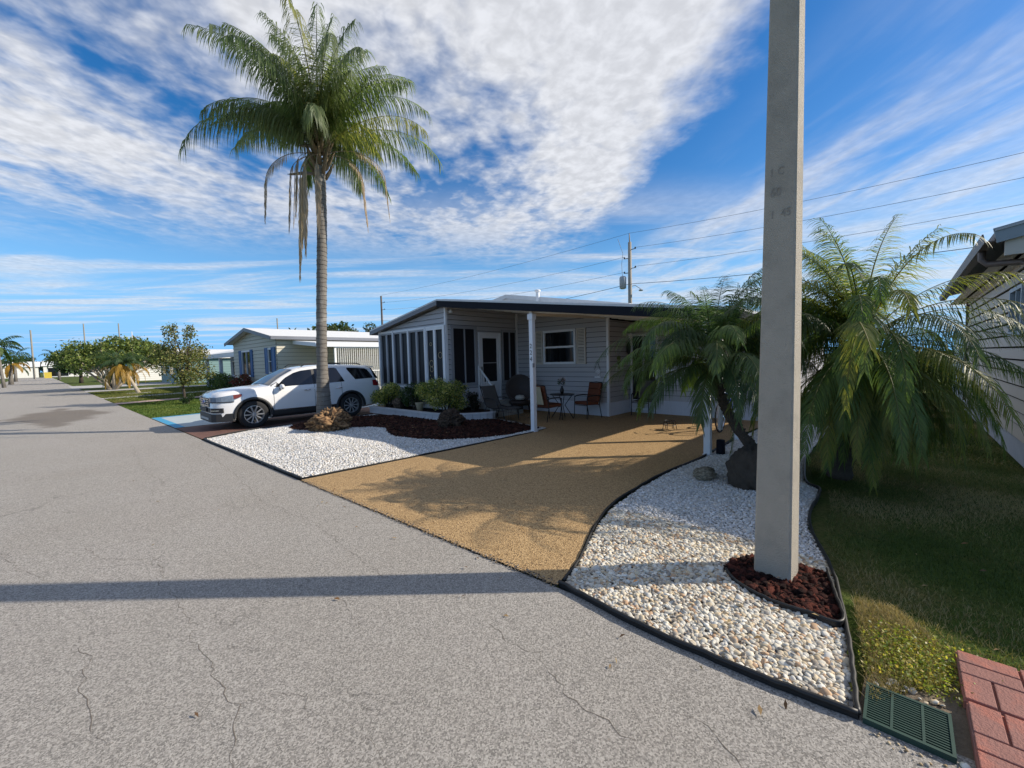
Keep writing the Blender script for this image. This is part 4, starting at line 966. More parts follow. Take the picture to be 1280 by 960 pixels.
boulder('boulder', 'small tan grey rock half sunk in white chips by the driveway', (6.0, 1.98, .10), (.22, .13, .085), 3, [(.16, .14, .10), (.38, .34, .26)], rough=.3, lvl=3)
boulder('boulder', 'brown rock sitting among the planter shrubs', (7.35, 12.05, .42), (.17, .22, .2), 4, [(.06, .045, .035), (.18, .13, .09)], rough=.3, lvl=3)
# terracotta pot in planter
mb = MB().lathe([(.07, .22), (.13, .5), (.135, .52), (.11, .52), (.05, .30)], (7.3, 10.75, 0), 14); mb.build('stone_urn', MT['towel'], org=(7.3, 10.75, .22), smooth=True, label='pale stone urn between the planter bushes', cat='planter pot')

# --- lawn blades near the viewer
def blades(name, poly, n, h, wd, cols, seed, label, z0=-.025, excl=None, hmax=None):
    rg = np.random.default_rng(seed); P = np.array(poly); lo, hi = P.min(0), P.max(0)
    X = rg.uniform(lo[0], hi[0], n*2); Y = rg.uniform(lo[1], hi[1], n*2); k = inpoly(X, Y, poly); X, Y = X[k][:n], Y[k][:n]; n = len(X)
    hh = h*rg.uniform(.5, 1.25, n); a = rg.uniform(0, 2*PI, n); ln = rg.uniform(.2, 1.1, n)*hh; w2 = wd/2
    b = a+PI/2+rg.normal(0, .4, n); dx, dy = np.cos(b)*ln, np.sin(b)*ln
    z = np.full(n, z0)
    def pt(ox, oy, oz): return np.stack([X+ox, Y+oy, z+oz], 1)
    V = np.stack([pt(-np.cos(a)*w2, -np.sin(a)*w2, 0), pt(np.cos(a)*w2, np.sin(a)*w2, 0), pt(dx*.45+np.cos(a)*w2*.8, dy*.45+np.sin(a)*w2*.8, hh*.6), pt(dx*.45-np.cos(a)*w2*.8, dy*.45-np.sin(a)*w2*.8, hh*.6), pt(dx, dy, hh), pt(dx*1.02, dy*1.02, hh*.99)], 1)
    base = (np.arange(n)*6)[:, None]
    Fc = np.concatenate([base+np.array([0, 1, 2, 3]), base+np.array([3, 2, 4, 5])])
    big_ = np.array([mnoise.noise(Vector((x*.9, y*.9, 3))) for x, y in zip(X, Y)]); cols = np.array(cols)
    ci = np.clip(((big_*1.1+.5)*len(cols)+rg.normal(0, .7, n)).astype(int), 0, len(cols)-1)
    cc = np.repeat(cols[ci]*rg.uniform(.75, 1.2, (n, 1)), 6, 0)
    o = npobj(name, V.reshape(-1, 3), Fc, MT['leafd'], None, (lo[0], lo[1], 0), cc)
    return setp(o, label, 'grass', None, 'stuff')
GC = [(.05, .085, .018), (.075, .11, .026), (.13, .15, .045), (.21, .19, .08), (.32, .27, .14)]
lawnR = [(2.85, .12), (3.05, .10), (3.45, .15), (3.8, .22), (4.25, .36), (4.65, .45), (5.3, .55), (5.95, .57), (6.6, .66), (7.0, .88), (8.3, 1.1), (9.5, 1.1), (9.5, -1.3), (6.0, -3.2), (3.45, -2.6), (3.44, -.2), (3.1, -.1)]
blades('grass', [q for q in lawnR], 90000, .032, .0042, GC, 1, 'short dense turf of the shaded lawn on the right', z0=-.03)
blades('grass', [(9.5, 1.1), (9.5, -1.3), (20, -1.3), (20, 1.6), (12, 1.3)], 30000, .04, .012, GC, 2, 'thin shaded turf strip between the two homes', z0=-.03)
blades('grass', [(rx(19.6)+.05, 19.6), (9, 21), (9, 31.4), (rx(28.8)+.05, 28.7)], 45000, .05, .02, [(.07, .12, .02), (.09, .14, .025), (.12, .16, .03)], 3, 'bright sunlit lawn beyond the painted driveway', z0=-.03)
blades('grass', [(rx(30.2)+.05, 30.2), (9, 33), (9, 47), (rx(47)+.05, 47)], 40000, .06, .03, [(.09, .12, .025), (.13, .15, .03), (.17, .16, .05)], 4, 'patchy yellow-green lawn round the leaning palm', z0=-.03)
# leafy weeds by the grate
rg = np.random.default_rng(8)
P = []
while len(P) < 5200:
    x = rg.uniform(2.88, 3.5); y = rg.uniform(-.42, .15)
    if rg.random() < math.exp(-((x-3.17)/.22)**2-((y+.07)/.15)**2)*1.2+.03: P.append((x, y, .0+abs(rg.normal(0, .022))))
P = np.array(P); n = len(P)
a = rg.normal(size=(n, 3)); a[:, 2] *= .5; a /= np.linalg.norm(a, axis=1)[:, None]; b = np.cross(a, rg.normal(size=(n, 3))+np.array([0, 0, 2.])); b /= np.linalg.norm(b, axis=1)[:, None]
s = rg.uniform(.008, .02, n)[:, None]; V = np.stack([P-a*s*.6, P+b*s*.35, P+a*s*.6, P-b*s*.35], 1).reshape(-1, 3)
wc = np.array([(.18, .24, .03), (.11, .17, .02), (.34, .33, .05), (.42, .34, .08), (.24, .28, .04)])
o = npobj('weeds', V, np.arange(4*n).reshape(-1, 4), MT['leaf'], None, (3.1, -.05, 0), np.repeat(wc[rg.integers(0, 5, n)]*rg.uniform(.7, 1.2, (n, 1)), 4, 0))
setp(o, 'low leafy yellow-green weeds between drain grate, edging and pavers', 'weeds', None, 'stuff')
blades('dry_grass', [(2.6, .09), (3.0, .12), (3.7, .22), (3.75, .0), (3.45, -.2), (3.0, -.2), (2.9, -.1)], 5200, .045, .003, [(.12, .13, .03), (.28, .22, .10), (.36, .29, .15)], 12, 'dry straw and grass stems along the edging by the weeds', z0=-.005)

# ================================================================== CAR (heading towards the road)
def build_car(ox, oy):
    """local x from nose to tail, y to the left/right, z up; nose points to the street (-X)"""
    car = empty('parked_car', (ox, oy, 0), 'white seven-seat SUV with black lower cladding parked beside the grey home', 'car')
    W1, W2, RW, RA = .94, 3.80, .385, .455
    def cur(tab, x):
        for (a, b), (c, d) in zip(tab[:-1], tab[1:]):
            if x <= c: t = (x-a)/(c-a) if c > a else 0; t = max(0, t); t = t*t*(3-2*t) if False else t; return b+(d-b)*t
        return tab[-1][1]
    yh = [(0, .66), (.03, .74), (.10, .83), (.22, .90), (.45, .955), (.8, .985), (1.3, .975), (3.6, .98), (4.2, .965), (4.6, .93), (4.85, .86), (4.96, .76), (5.0, .68)]
    top = [(0, .86), (.02, .93), (.08, 1.0), (.2, 1.055), (.5, 1.10), (.9, 1.135), (1.3, 1.165), (1.38, 1.19), (1.75, 1.44), (2.1, 1.62), (2.3, 1.68), (2.8, 1.735), (3.4, 1.745), (4.1, 1.72), (4.5, 1.68), (4.68, 1.63), (4.8, 1.42), (4.92, 1.20), (4.97, 1.0), (5.0, .78)]
    belt = [(0, .80), (.02, .86), (.08, .92), (.2, .965), (.5, 1.01), (.9, 1.05), (1.3, 1.09), (2.0, 1.115), (3.4, 1.15), (4.3, 1.19), (4.7, 1.20), (4.92, 1.12), (4.97, .95), (5.0, .74)]
    bot = [(0, .42), (.05, .30), (.15, .24), (.5, .23), (1.5, .24), (3.3, .25), (4.4, .28), (4.9, .36), (5.0, .48)]
    xs = set([0, .02, .05, .08, .14, .2, .3, .4, 1.6, 1.38, 1.5, 1.75, 1.9, 2.1, 2.3, 2.55, 2.8, 3.1, 3.3, 4.35, 4.5, 4.6, 4.68, 4.74, 4.8, 4.86, 4.92, 4.97, 5.0])
    for wx in (W1, W2):
        for k in range(0, 15): xs.add(round(wx-RA*math.cos(PI*k/14), 4))
    xs = sorted(xs)
    def ring(x):
        h = cur(yh, x); zt = cur(top, x); zb = cur(bot, x); zl = cur(belt, x)
        za = zb
        for wx in (W1, W2):
            if abs(x-wx) < RA-1e-5: za = max(za, .37+math.sqrt(RA*RA-(x-wx)**2))
        gh = max(0, min(1, (x-1.32)/.75)) if x < 2.2 else 1.0      # how much greenhouse
        if x > 4.55: gh = 1.0
        cab = 1.32 < x
        yr = h*.93 if not cab else h*(.93-.215*gh)
        L = [(0, za), (h*.9, za), (h*.985, max(za, zb+.06)), (h*1.0, max(za+.001, .52)), (h*1.0, max(za+.002, .70)), (h*.985, max(za+.003, zl-.13)), (h*.955, max(za+.004, zl))]
        if cab: L += [(yr+.04, max(zl+.01, zt-.09)), (yr-.03, max(zl+.015, zt-.025)), (yr*.6, zt), (0, zt+.012)]
        else: L += [(h*.915, max(zl+.004, zt-.045)), (h*.83, max(zl+.006, zt-.012)), (h*.5, zt+.01), (0, zt+.028)]
        return L
    rings = [ring(x) for x in xs]; m = 11
    V = []; Fc = []
    for x, L in zip(xs, rings):
        V += [(x, y, z) for y, z in L]+[(x, -y, z) for y, z in L]
    for i in range(len(xs)-1):
        a = i*2*m; b = a+2*m
        for j in range(m-1):
            Fc.append((a+j, a+j+1, b+j+1, b+j)); Fc.append((a+m+j, b+m+j, b+m+j+1, a+m+j+1))
    Fc.append(tuple([j for j in range(m)]+[m+j for j in range(m-1, 0, -1)])[::-1])
    o_ = (len(xs)-1)*2*m; Fc.append(tuple([o_+j for j in range(m)]+[o_+m+j for j in range(m-1, 0, -1)]))
    T = lambda p: (ox+p[0], oy+p[1], p[2])
    mb = MB(); mb.add([T(v) for v in V], Fc); body = mb.build('body', MT['carpaint'], car, smooth=True)
    es = body.modifiers.new('edge', 'EDGE_SPLIT'); es.split_angle = R(38)
    mb = MB(); mb.box(ox+.5, oy-.82, .3, ox+4.6, oy+.82, .98); mb.build('wheel_well', MT['dark'], car)
    def sy(x, z):
        L = ring(x)
        for (y0, z0), (y1, z1) in zip(L[1:-1], L[2:]):
            if z0-1e-6 <= z <= z1+1e-6 and z1 > z0: return y0+(y1-y0)*(z-z0)/(z1-z0)
        return L[1][0]
    def skin(name, mat, cols, off=.006, sides=(1, -1), parent=car, nz=4, label=None, smooth=True):
        """cols: list of (x, zlow, zhigh) patches laid over the body side"""
        for sd in sides:
            V = []; Fc = []; k = nz+1
            for (x, z0, z1) in cols:
                for j in range(k):
                    z = z0+(z1-z0)*j/nz; V.append(T((x, sd*(sy(x, z)+off), z)))
            for i in range(len(cols)-1):
                for j in range(nz):
                    q = (i*k+j, (i+1)*k+j, (i+1)*k+j+1, i*k+j+1); Fc.append(q if sd < 0 else q[::-1])
            mb = MB(); mb.add(V, Fc); mb.build(name, mat, parent, smooth=smooth, label=label)
    def lerpcols(pts_lo, pts_hi, n=10):
        x0 = max(pts_lo[0][0], pts_hi[0][0]); out = []
        xa, xb = min(pts_lo[0][0], pts_hi[0][0]), max(pts_lo[-1][0], pts_hi[-1][0])
        for i in range(n+1):
            x = xa+(xb-xa)*i/n; out.append((x, cur(pts_lo, x), max(cur(pts_lo, x)+.002, cur(pts_hi, x))))
        return out
    zb_ = lambda x: cur(belt, x)+.025
    zt_ = lambda x: cur(top, x)-.10
    # side windows: front door, rear door, quarter
    def win(xa, xb, sa, sb, n=10):
        c_ = []
        for i in range(n+1):
            x = xa+(xb-xa)*i/n; lo, hi = zb_(x), zt_(x)
            hi = min(hi, lo+sa*(x-xa)+.01) if sa else hi
            hi = min(hi, lo+sb*(xb-x)+.01) if sb else hi
            c_.append((x, lo, max(hi, lo+.004)))
        return c_
    skin('window', MT['glass'], win(1.55, 2.62, .86, 0, 14), .006)
    skin('window', MT['glass'], win(2.70, 3.62, 0, 2.2, 14), .006)
    q = []
    for i in range(13):
        x = 3.78+.88*i/12; hi = zt_(x); lo = zb_(x)+.03
        lo = max(lo, hi-1.5*(x-3.74)) if x < 4.05 else lo
        hi = min(hi, lo+1.6*(4.70-x)) ; q.append((x, lo, max(hi, lo+.004)))
    skin('window', MT['glass'], q, .006)
    # belt moulding, pillars
    skin('pillar_trim', MT['carblack'], [(x, zb_(x)-.0, zt_(x)) for x in (2.62, 2.66, 2.70)], .008)
    skin('pillar_trim', MT['carblack'], [(1.42, 1.14, 1.2), (1.6, 1.13, 1.2+.07), (1.72, 1.13, 1.16)], .004)
    # windscreen
    V = []; Fc = []; n = 0
    for i in range(9):
        x = 1.40+i*(2.12-1.40)/8
        for j in range(9):
            L = ring(x); yr = L[8][0]*.97; u = -1+2*j/8; z = L[9][1]+.014-.0*abs(u) if abs(u) < .65 else L[9][1]+.014-(abs(u)-.65)/.35*.03
            V.append(T((x-.012, u*yr, z)))
    for i in range(8):
        for j in range(8): Fc.append((i*9+j, (i+1)*9+j, (i+1)*9+j+1, i*9+j+1))
    mb = MB(); mb.add(V, Fc); mb.build('windscreen', MT['glass'], car, smooth=True)
    mb = MB(); mb.add([T(p) for p in ((4.70, -.62, 1.60), (4.70, .62, 1.60), (4.93, .70, 1.21), (4.93, -.70, 1.21))], [(0, 1, 2, 3)]); mb.v = [(x+.02, y, z+.01) for x, y, z in mb.v]; mb.build('rear_window', MT['glass'], car)
    # cladding: rockers, arches, bumpers
    skin('cladding', MT['carblack'], [(x, cur(bot, x)+.0, .47) for x in (1.40, 1.7, 2.3, 2.9, 3.34)], .012)
    skin('sill_trim', MT['chrome'], [(x, .445, .468) for x in (1.46, 2.0, 2.6, 3.3)], .018)
    for wx in (W1, W2):
        for sd in (1, -1):
            V = []; Fc = []
            for i in range(21):
                a = -.08+(PI+.16)*i/20
                for r_, o2 in ((RA-.02, -.02), (RA-.015, .02), (RA+.055, .018), (RA+.06, -.02)):
                    x = wx-r_*math.cos(a); z = .37+r_*math.sin(a); V.append(T((x, sd*(cur(yh, x)+o2+.004), z)))
            for i in range(20):
                for j in range(3): q_ = (4*i+j, 4*i+4+j, 4*i+5+j, 4*i+1+j); Fc.append(q_ if sd > 0 else q_[::-1])
            mb = MB(); mb.add(V, Fc); mb.build('wheel_arch', MT['carblack'], car, smooth=True)
    def nose(name, mat, za, zb, y0, y1, off, par=car, xo=None, n=14, bev=0):
        """strip wrapped around the front, between heights, from half width y0 to y1"""
        V = []; Fc = []
        def xf(y):
            y = abs(y)
            for (xa, ya), (xb, yb) in zip(yh[:-1], yh[1:]):
                if ya <= y <= yb: return xa+(xb-xa)*(y-ya)/(yb-ya)
            return 0 if y < yh[0][1] else .8
        rg = [y0+(y1-y0)*i/n for i in range(n+1)]
        for y in rg:
            x = xf(y)
            for z in (za, zb): V.append(T((x-off, y*(1+.01*(off > 0)), z))); V.append(T((x+.03, y*.99, z)))
        for i in range(n):
            a = 4*i; Fc += [(a, a+2, a+6, a+4), (a+2, a+3, a+7, a+6), (a+1, a, a+4, a+5)]
        Fc += [(0, 1, 3, 2), (4*n+1, 4*n, 4*n+2, 4*n+3)]
        mb = MB(); mb.add(V, Fc); return mb.build(name, mat, par)
    nose('bumper', MT['carblack'], .25, .47, -.955, .955, .03)
    nose('skid_plate', MT['steel'], .30, .36, -.45, .45, .045)
    g_ = nose('grille', MT['carblack'], .66, .90, -.50, .50, .012)
    for z in (.68, .74, .80, .86): nose('bar', MT['chrome'], z, z+.022, -.47, .47, .026, g_)
    for y in (-.3, -.1, .1, .3): mb = MB(); mb.box(ox-.024, oy+y-.012, .67, ox-.01, oy+y+.012, .88); mb.build('bar', MT['chrome'], g_)
    mb = MB(); mb.lathe([(.001, -.012), (.075, -.012), (.085, 0), (.001, .0)], (0, 0, 0), 18, 'X'); mb.v = [(x*1+ox-.035, y*1.5+oy, z*.75+.79) for x, y, z in mb.v]
    em = mb.build('emblem', MT['chrome'], g_)
    mb = MB(); mb.lathe([(.001, -.006), (.066, -.006), (.068, 0), (.001, .0)], (0, 0, 0), 18, 'X'); mb.v = [(x+ox-.049, y*1.5+oy, z*.75+.79) for x, y, z in mb.v]; mb.build('badge', MT['bluep'], g_)
    nose('lower_grille', MT['carblack'], .50, .62, -.52, .52, .012)
    for sd in (1, -1):
        ya, yb = (.50, .955) if sd > 0 else (-.955, -.50)
        nose('headlight', MT['lamp'], .80, .925, ya, yb, .016)
        nose('headlight_trim', MT['carblack'], .775, .80, ya, yb, .02)
        nose('fog_lamp', MT['carblack'], .50, .63, .62*sd if sd > 0 else -.9, .9 if sd > 0 else -.62, .014)
        nose('fog_trim', MT['chrome'], .555, .575, .66*sd if sd > 0 else -.86, .86 if sd > 0 else -.66, .028)
    skin('headlight', MT['lamp'], [(.09, .80, .925), (.16, .80, .935), (.3, .81, .955), (.45, .83, .975), (.62, .90, .985)], .016)
    skin('headlight_amber', MT['amber'], [(.46, .86, .975), (.56, .885, .985), (.66, .93, .99)], .02)
    skin('tail_light', MT['red'], [(4.62, 1.00, 1.18), (4.75, .98, 1.18), (4.88, .98, 1.14), (4.95, 1.0, 1.05)], .014)
    nose_p = MB(); nose_p.box(ox-.045, oy-.26, .52, ox-.02, oy+.26, .64); nose_p.build('plate_holder', MT['carblack'], car)
    # door shut lines and handles
    for x, za, zc in ((1.47, .48, 1.10), (2.64, .47, 1.14), (3.50, .72, 1.17)):
        skin('shut_line', MT['dark'], [(x-.005, za, zc), (x+.005, za, zc)], .0035)
    for x in (2.42, 3.42):
        for sd in (1, -1):
            mb = MB(); y = sd*(sy(x, .99)+.022); mb.tube([T((x-.11, y-sd*.016, .985)), T((x-.08, y+sd*.006, .99)), T((x+.06, y+sd*.006, .995)), T((x+.09, y-sd*.016, .995))], [.014, .017, .017, .014], 8)
            mb.build('door_handle', MT['chrome'], car, smooth=True)
    for sd in (1, -1):
        mb = MB(); c_ = (1.66, sd*1.07, 1.13); mb.lathe([(.001, -.06), (.07, -.05), (.10, 0), (.09, .05), (.03, .09)], (0, 0, 0), 12, 'X'); mb.v = [T((c_[0]+x*.8, c_[1]+y*1.25, c_[2]+z*.85)) for x, y, z in mb.v]
        mr = mb.build('mirror', MT['carpaint'], car, smooth=True)
        MB().obox(T((1.68, sd*.97, 1.09)), (.09, .14, .05)).build('bracket', MT['carblack'], mr)
        mb = MB(); mb.tube([T((2.35, sd*.70, 1.70)), T((2.45, sd*.70, 1.765)), T((3.2, sd*.71, 1.80)), T((4.15, sd*.70, 1.77)), T((4.3, sd*.70, 1.72))], .017, 6); mb.build('roof_rail', MT['carblack'], car, smooth=True)
    mb = MB(); mb.slab([T((4.55, -.62, 1.685)), T((4.55, .62, 1.685)), T((4.84, .58, 1.645)), T((4.84, -.58, 1.645))], .03); mb.build('spoiler', MT['carpaint'], car)
    for wx in (W1, W2):
        for sd in (1, -1):
            yc = sd*.865; mb = MB()
            prof = [(.255, -.11), (.33, -.118), (.372, -.105), (.385, -.07), (.385, .07), (.372, .105), (.33, .118), (.262, .112), (.25, .10)]
            mb.lathe(prof, (0, 0, 0), 32, 'Y'); mb.f = mb.f[:-2]
            mb.v = [T((wx+x, yc+y, .385+z)) for x, y, z in mb.v]; wh = mb.build('wheel', MT['tyre'], car, smooth=True)
            mb = MB(); f0 = sd*.085
            mb.lathe([(.262, f0+sd*.02), (.245, f0+sd*.022), (.235, f0), (.23, f0-sd*.14)], (0, 0, 0), 32, 'Y'); mb.f = mb.f[:-2]
            for k in range(10):
                a = 2*PI*k/10; ca_, sa = math.cos(a), math.sin(a); w0, w1 = .026, .036
                p0 = Vector((.05*ca_, 0, .05*sa)); p1 = Vector((.242*ca_, 0, .242*sa)); t = Vector((-sa, 0, ca_))
                A = [p0+t*w0*.5+Vector((0, f0+sd*.012, 0)), p0-t*w0*.5+Vector((0, f0+sd*.012, 0)), p1-t*w1*.5+Vector((0, f0+sd*.018, 0)), p1+t*w1*.5+Vector((0, f0+sd*.018, 0))]
                mb.add(A+[p-Vector((0, sd*.03, 0)) for p in A], [(0, 1, 2, 3), (7, 6, 5, 4), (0, 3, 7, 4), (1, 5, 6, 2)])
            mb.lathe([(.001, f0+sd*.022), (.045, f0+sd*.02), (.058, f0), (.05, f0-sd*.03)], (0, 0, 0), 14, 'Y')
            mb.v = [T((wx+x, yc+y, .385+z)) for x, y, z in mb.v]; mb.build('rim', MT['alloy'], wh)
            mb = MB(); mb.lathe([(.001, f0-sd*.07), (.236, f0-sd*.07), (.236, f0-sd*.1), (.001, f0-sd*.1)], (0, 0, 0), 24, 'Y'); mb.v = [T((wx+x, yc+y, .385+z)) for x, y, z in mb.v]; mb.build('brake_disc', MT['carblack'], wh)
    return car
build_car(2.61, 14.36)

# ================================================================== PATIO THINGS
def patio_chair(name, seatm, label, cat='patio chair', cushion=True, towel=False, loc=(0, 0, 0), rz=0.0, high=.0):
    t = empty(name, (0, 0, 0), label, cat, 'patio chairs under the carport')
    fr = MT['black']; hb = .92+high
    mb = MB()
    if cushion: mb.obox((.02, 0, .43), (.5, .5, .09), Matrix.Rotation(R(-3), 4, 'Y'))
    else: mb.obox((.02, 0, .42), (.48, .48, .02))
    mb.build('seat', seatm, t, bevel=.03 if cushion else 0)
    rb = Matrix.Rotation(R(-14), 4, 'Y')
    mb = MB(); h = hb-.44
    if cushion:
        for k in range(3): mb.obox((-.235-.25*(k+.5)*h/3, 0, .46+h*(k+.5)/3), (.075, .48, h/3+.006), rb)
    else: mb.obox((-.27-.02, 0, .46+h/2), (.02, .46, h), rb)
    mb.build('backrest', seatm, t, bevel=.028 if cushion else 0)
    for sy_ in (-.26, .26):
        mb = MB(); mb.tube([(.27, sy_, 0), (.25, sy_, .42), (.24, sy_, .62)], .013, 6); mb.build('leg', fr, t, smooth=True)
        mb = MB(); mb.tube([(-.33, sy_, 0), (-.24, sy_, .4), (-.30, sy_, .62), (-.24-.25*(h+.02), sy_, hb+.02)], .013, 6); mb.build('leg', fr, t, smooth=True)
        mb = MB(); mb.tube([(-.31, sy_, .63), (-.1, sy_, .655), (.15, sy_, .65), (.25, sy_, .61)], .018, 6); mb.build('armrest', fr, t, smooth=True)
    mb = MB(); mb.tube([(-.24-.25*(h+.02), -.26, hb+.02), (-.26-.25*(h+.02), 0, hb+.05), (-.24-.25*(h+.02), .26, hb+.02)], .013, 6)
    for x in (.25, -.25): mb.tube([(x, -.26, .38), (x, .26, .38)], .011, 6)
    mb.build('frame', fr, t, smooth=True)
    t.location = loc; t.rotation_euler = (0, 0, rz)
    return t
patio_chair('patio_chair', MT['rust'], 'rust cushioned patio chair on the right side of the bistro table', loc=(10.35, 6.72, .013), rz=R(168), high=.06)
patio_chair('patio_chair', MT['rust'], 'rust cushioned patio chair just right of the numbered post, towel on its back', loc=(9.28, 7.3, .013), rz=R(-8), high=.06)
patio_chair('patio_chair', MT['sling'], 'dark sling patio chair beside the dark entry door', loc=(11.75, 5.65, .013), rz=R(185), cushion=False, high=.08)
mb = MB()     # towel draped over the back of the second chair
q = Matrix.Translation((9.28, 7.3, .013)) @ Matrix.Rotation(R(-8), 4, 'Z')
vs = []
for i in range(9):
    s_ = i/8
    for j in range(7):
        y = -.17+.34*j/6; z = .98-.50*s_; x = -.455+.25*(.98-z)-.012*math.sin(j*2.0); vs.append(tuple(q @ Vector((x-.03, y, z))))
mb.add(vs, [(i*7+j, i*7+j+1, i*7+j+8, i*7+j+7) for i in range(8) for j in range(6)])
o = mb.build('towel', MT['towel'], org=(9.28, 7.3, .5), label='pale beige fringed towel hanging over the back of the rust chair', cat='towel')
md = o.modifiers.new('thick', 'SOLIDIFY'); md.thickness = .012
# sling lounger in front of the steps
lg_ = empty('lounge_chair', (8.55, 8.4, 0), 'reclined grey sling lounge chair with black frame before the porch steps', 'lounge chair')
def ribbon(pts, x0, x1, th=.015):
    mb = MB()
    for a, b in zip(pts[:-1], pts[1:]): mb.add([(x0, a[0], a[1]), (x1, a[0], a[1]), (x1, b[0], b[1]), (x0, b[0], b[1]), (x0, a[0], a[1]-th), (x1, a[0], a[1]-th), (x1, b[0], b[1]-th), (x0, b[0], b[1]-th)], [(0, 1, 2, 3), (7, 6, 5, 4), (0, 4, 5, 1), (3, 2, 6, 7)])
    return mb
ribbon([(9.05, 1.0), (8.98, .88), (8.85, .5), (8.78, .40)], 8.28, 8.82).build('backrest', MT['sling'], lg_)
ribbon([(8.78, .40), (8.5, .36), (8.25, .40), (7.95, .38)], 8.28, 8.82).build('seat', MT['sling'], lg_)
for x in (8.26, 8.84):
    mb = MB(); mb.tube([(x, 9.06, 1.02), (x, 8.85, .5), (x, 8.78, .41), (x, 8.5, .37), (x, 8.25, .41), (x, 7.93, .39)], .016, 6); mb.tube([(x, 8.9, .64), (x, 8.6, .66), (x, 8.38, .60), (x, 8.3, .40)], .015, 6); mb.build('side_rail', MT['black'], lg_, smooth=True)
    for y0, y1 in ((8.98, 8.8), (8.05, 8.15)): mb = MB(); mb.tube([(x, y0, 0.01), (x, y1, .4)], .014, 6); mb.build('leg', MT['black'], lg_, smooth=True)
# dark round-backed wicker chair
wc_ = empty('wicker_chair', (10.0, 8.95, 0), 'dark round-backed wicker chair beside the porch corner', 'wicker chair')
mb = MB(); mb.lathe([(.02, -.03), (.40, .02), (.46, .07), (.44, .09), (.38, .05), (.02, .0)], (0, 0, 0), 26, 'Y')
rot = Matrix.Translation((10.05, 9.1, .82)) @ Matrix.Rotation(R(-48), 4, 'Z') @ Matrix.Rotation(R(-14), 4, 'X')
mb.v = [tuple(rot @ Vector((x, -y, z))) for x, y, z in mb.v]; mb.build('backrest', MT['rattan'], wc_, smooth=True)
mb = MB(); mb.lathe([(.30, .30), (.36, .38), (.37, .44), (.02, .46)], (9.9, 8.95, 0), 20); mb.build('seat', MT['rattan'], wc_, smooth=True)
for k in range(4):
    a = k*PI/2+.5; mb = MB(); mb.tube([(9.9+.33*math.cos(a), 8.95+.33*math.sin(a), 0.01), (9.9+.26*math.cos(a), 8.95+.26*math.sin(a), .36)], .022, 7); mb.build('leg', MT['rattan'], wc_, smooth=True)
mb = MB(); mb.lathe([(.02, .47), (.13, .49), (.17, .55), (.12, .62), (.02, .64)], (9.78, 8.85, 0), 14); mb.build('seat_pillow', M('pillow_pale', (.45, .43, .38), .9), wc_, smooth=True)
# bistro table, vase with flowers
bt = empty('bistro_table', (9.85, 7.25, 0), 'small round black metal bistro table by the siding', 'table')
MB().lathe([(.02, .70), (.36, .70), (.37, .715), (.36, .725), (.02, .73)], (9.85, 7.25, 0), 28).build('tabletop', MT['black'], bt, smooth=False)
for k in range(4):
    a = k*PI/2+.4; mb = MB(); mb.tube([(9.85+.33*math.cos(a), 7.25+.33*math.sin(a), 0.01), (9.85+.08*math.cos(a), 7.25+.08*math.sin(a), .4), (9.85+.3*math.cos(a), 7.25+.3*math.sin(a), .7)], .012, 6); mb.build('leg', MT['black'], bt, smooth=True)
va = empty('flower_vase', (9.85, 7.25, .73), 'little dark vase of pale pink flowers on the bistro table', 'vase')
MB().lathe([(.035, .73), (.06, .79), (.055, .86), (.028, .92), (.036, .95)], (9.85, 7.25, 0), 14).build('vase', MT['black'], va, smooth=True)
V, Fc, cc = leafcloud([(9.85, 7.25, 1.08)], [(.13, .13, .12)], 120, .05, [(.03, .05, .02), (.05, .07, .02)], 3); npobj('stems', V, Fc, MT['leaf'], va, None, cc)
V, Fc, cc = leafcloud([(9.85, 7.25, 1.14)], [(.12, .12, .08)], 50, .05, [(.42, .25, .27), (.5, .4, .4)], 4); npobj('petals', V, Fc, MT['leafd'], va, None, cc)
pt = empty('potted_plant', (10.35, 9.45, 0), 'dark potted plant on the patio beside the porch steps', 'potted plant')
MB().lathe([(.11, .01), (.16, .3), (.17, .32), (.14, .32), (.1, .2)], (10.35, 9.45, 0), 16).build('pot', MT['rattan'], pt, smooth=True)
V, Fc, cc = leafcloud([(10.35, 9.45, .6)], [(.25, .25, .28)], 420, .07, [(.02, .035, .012), (.04, .05, .015), (.10, .03, .03)], 6); npobj('foliage', V, Fc, MT['leaf'], pt, None, cc)
# low wire stand on the sunlit drive
mb = MB()
for k in range(6):
    a = k*PI/3; mb.tube([(9.7+.16*math.cos(a), 4.0+.16*math.sin(a), .012), (9.7+.12*math.cos(a), 4.0+.12*math.sin(a), .22)], .008, 5)
for z, r_ in ((.22, .12), (.12, .14)): mb.tube([(9.7+r_*math.cos(a), 4.0+r_*math.sin(a), z) for a in [j*PI/10 for j in range(21)]], .008, 5)
mb.build('plant_stand', MT['black'], org=(9.7, 4.0, 0), label='low round black wire plant stand on the sunlit driveway', cat='plant stand')
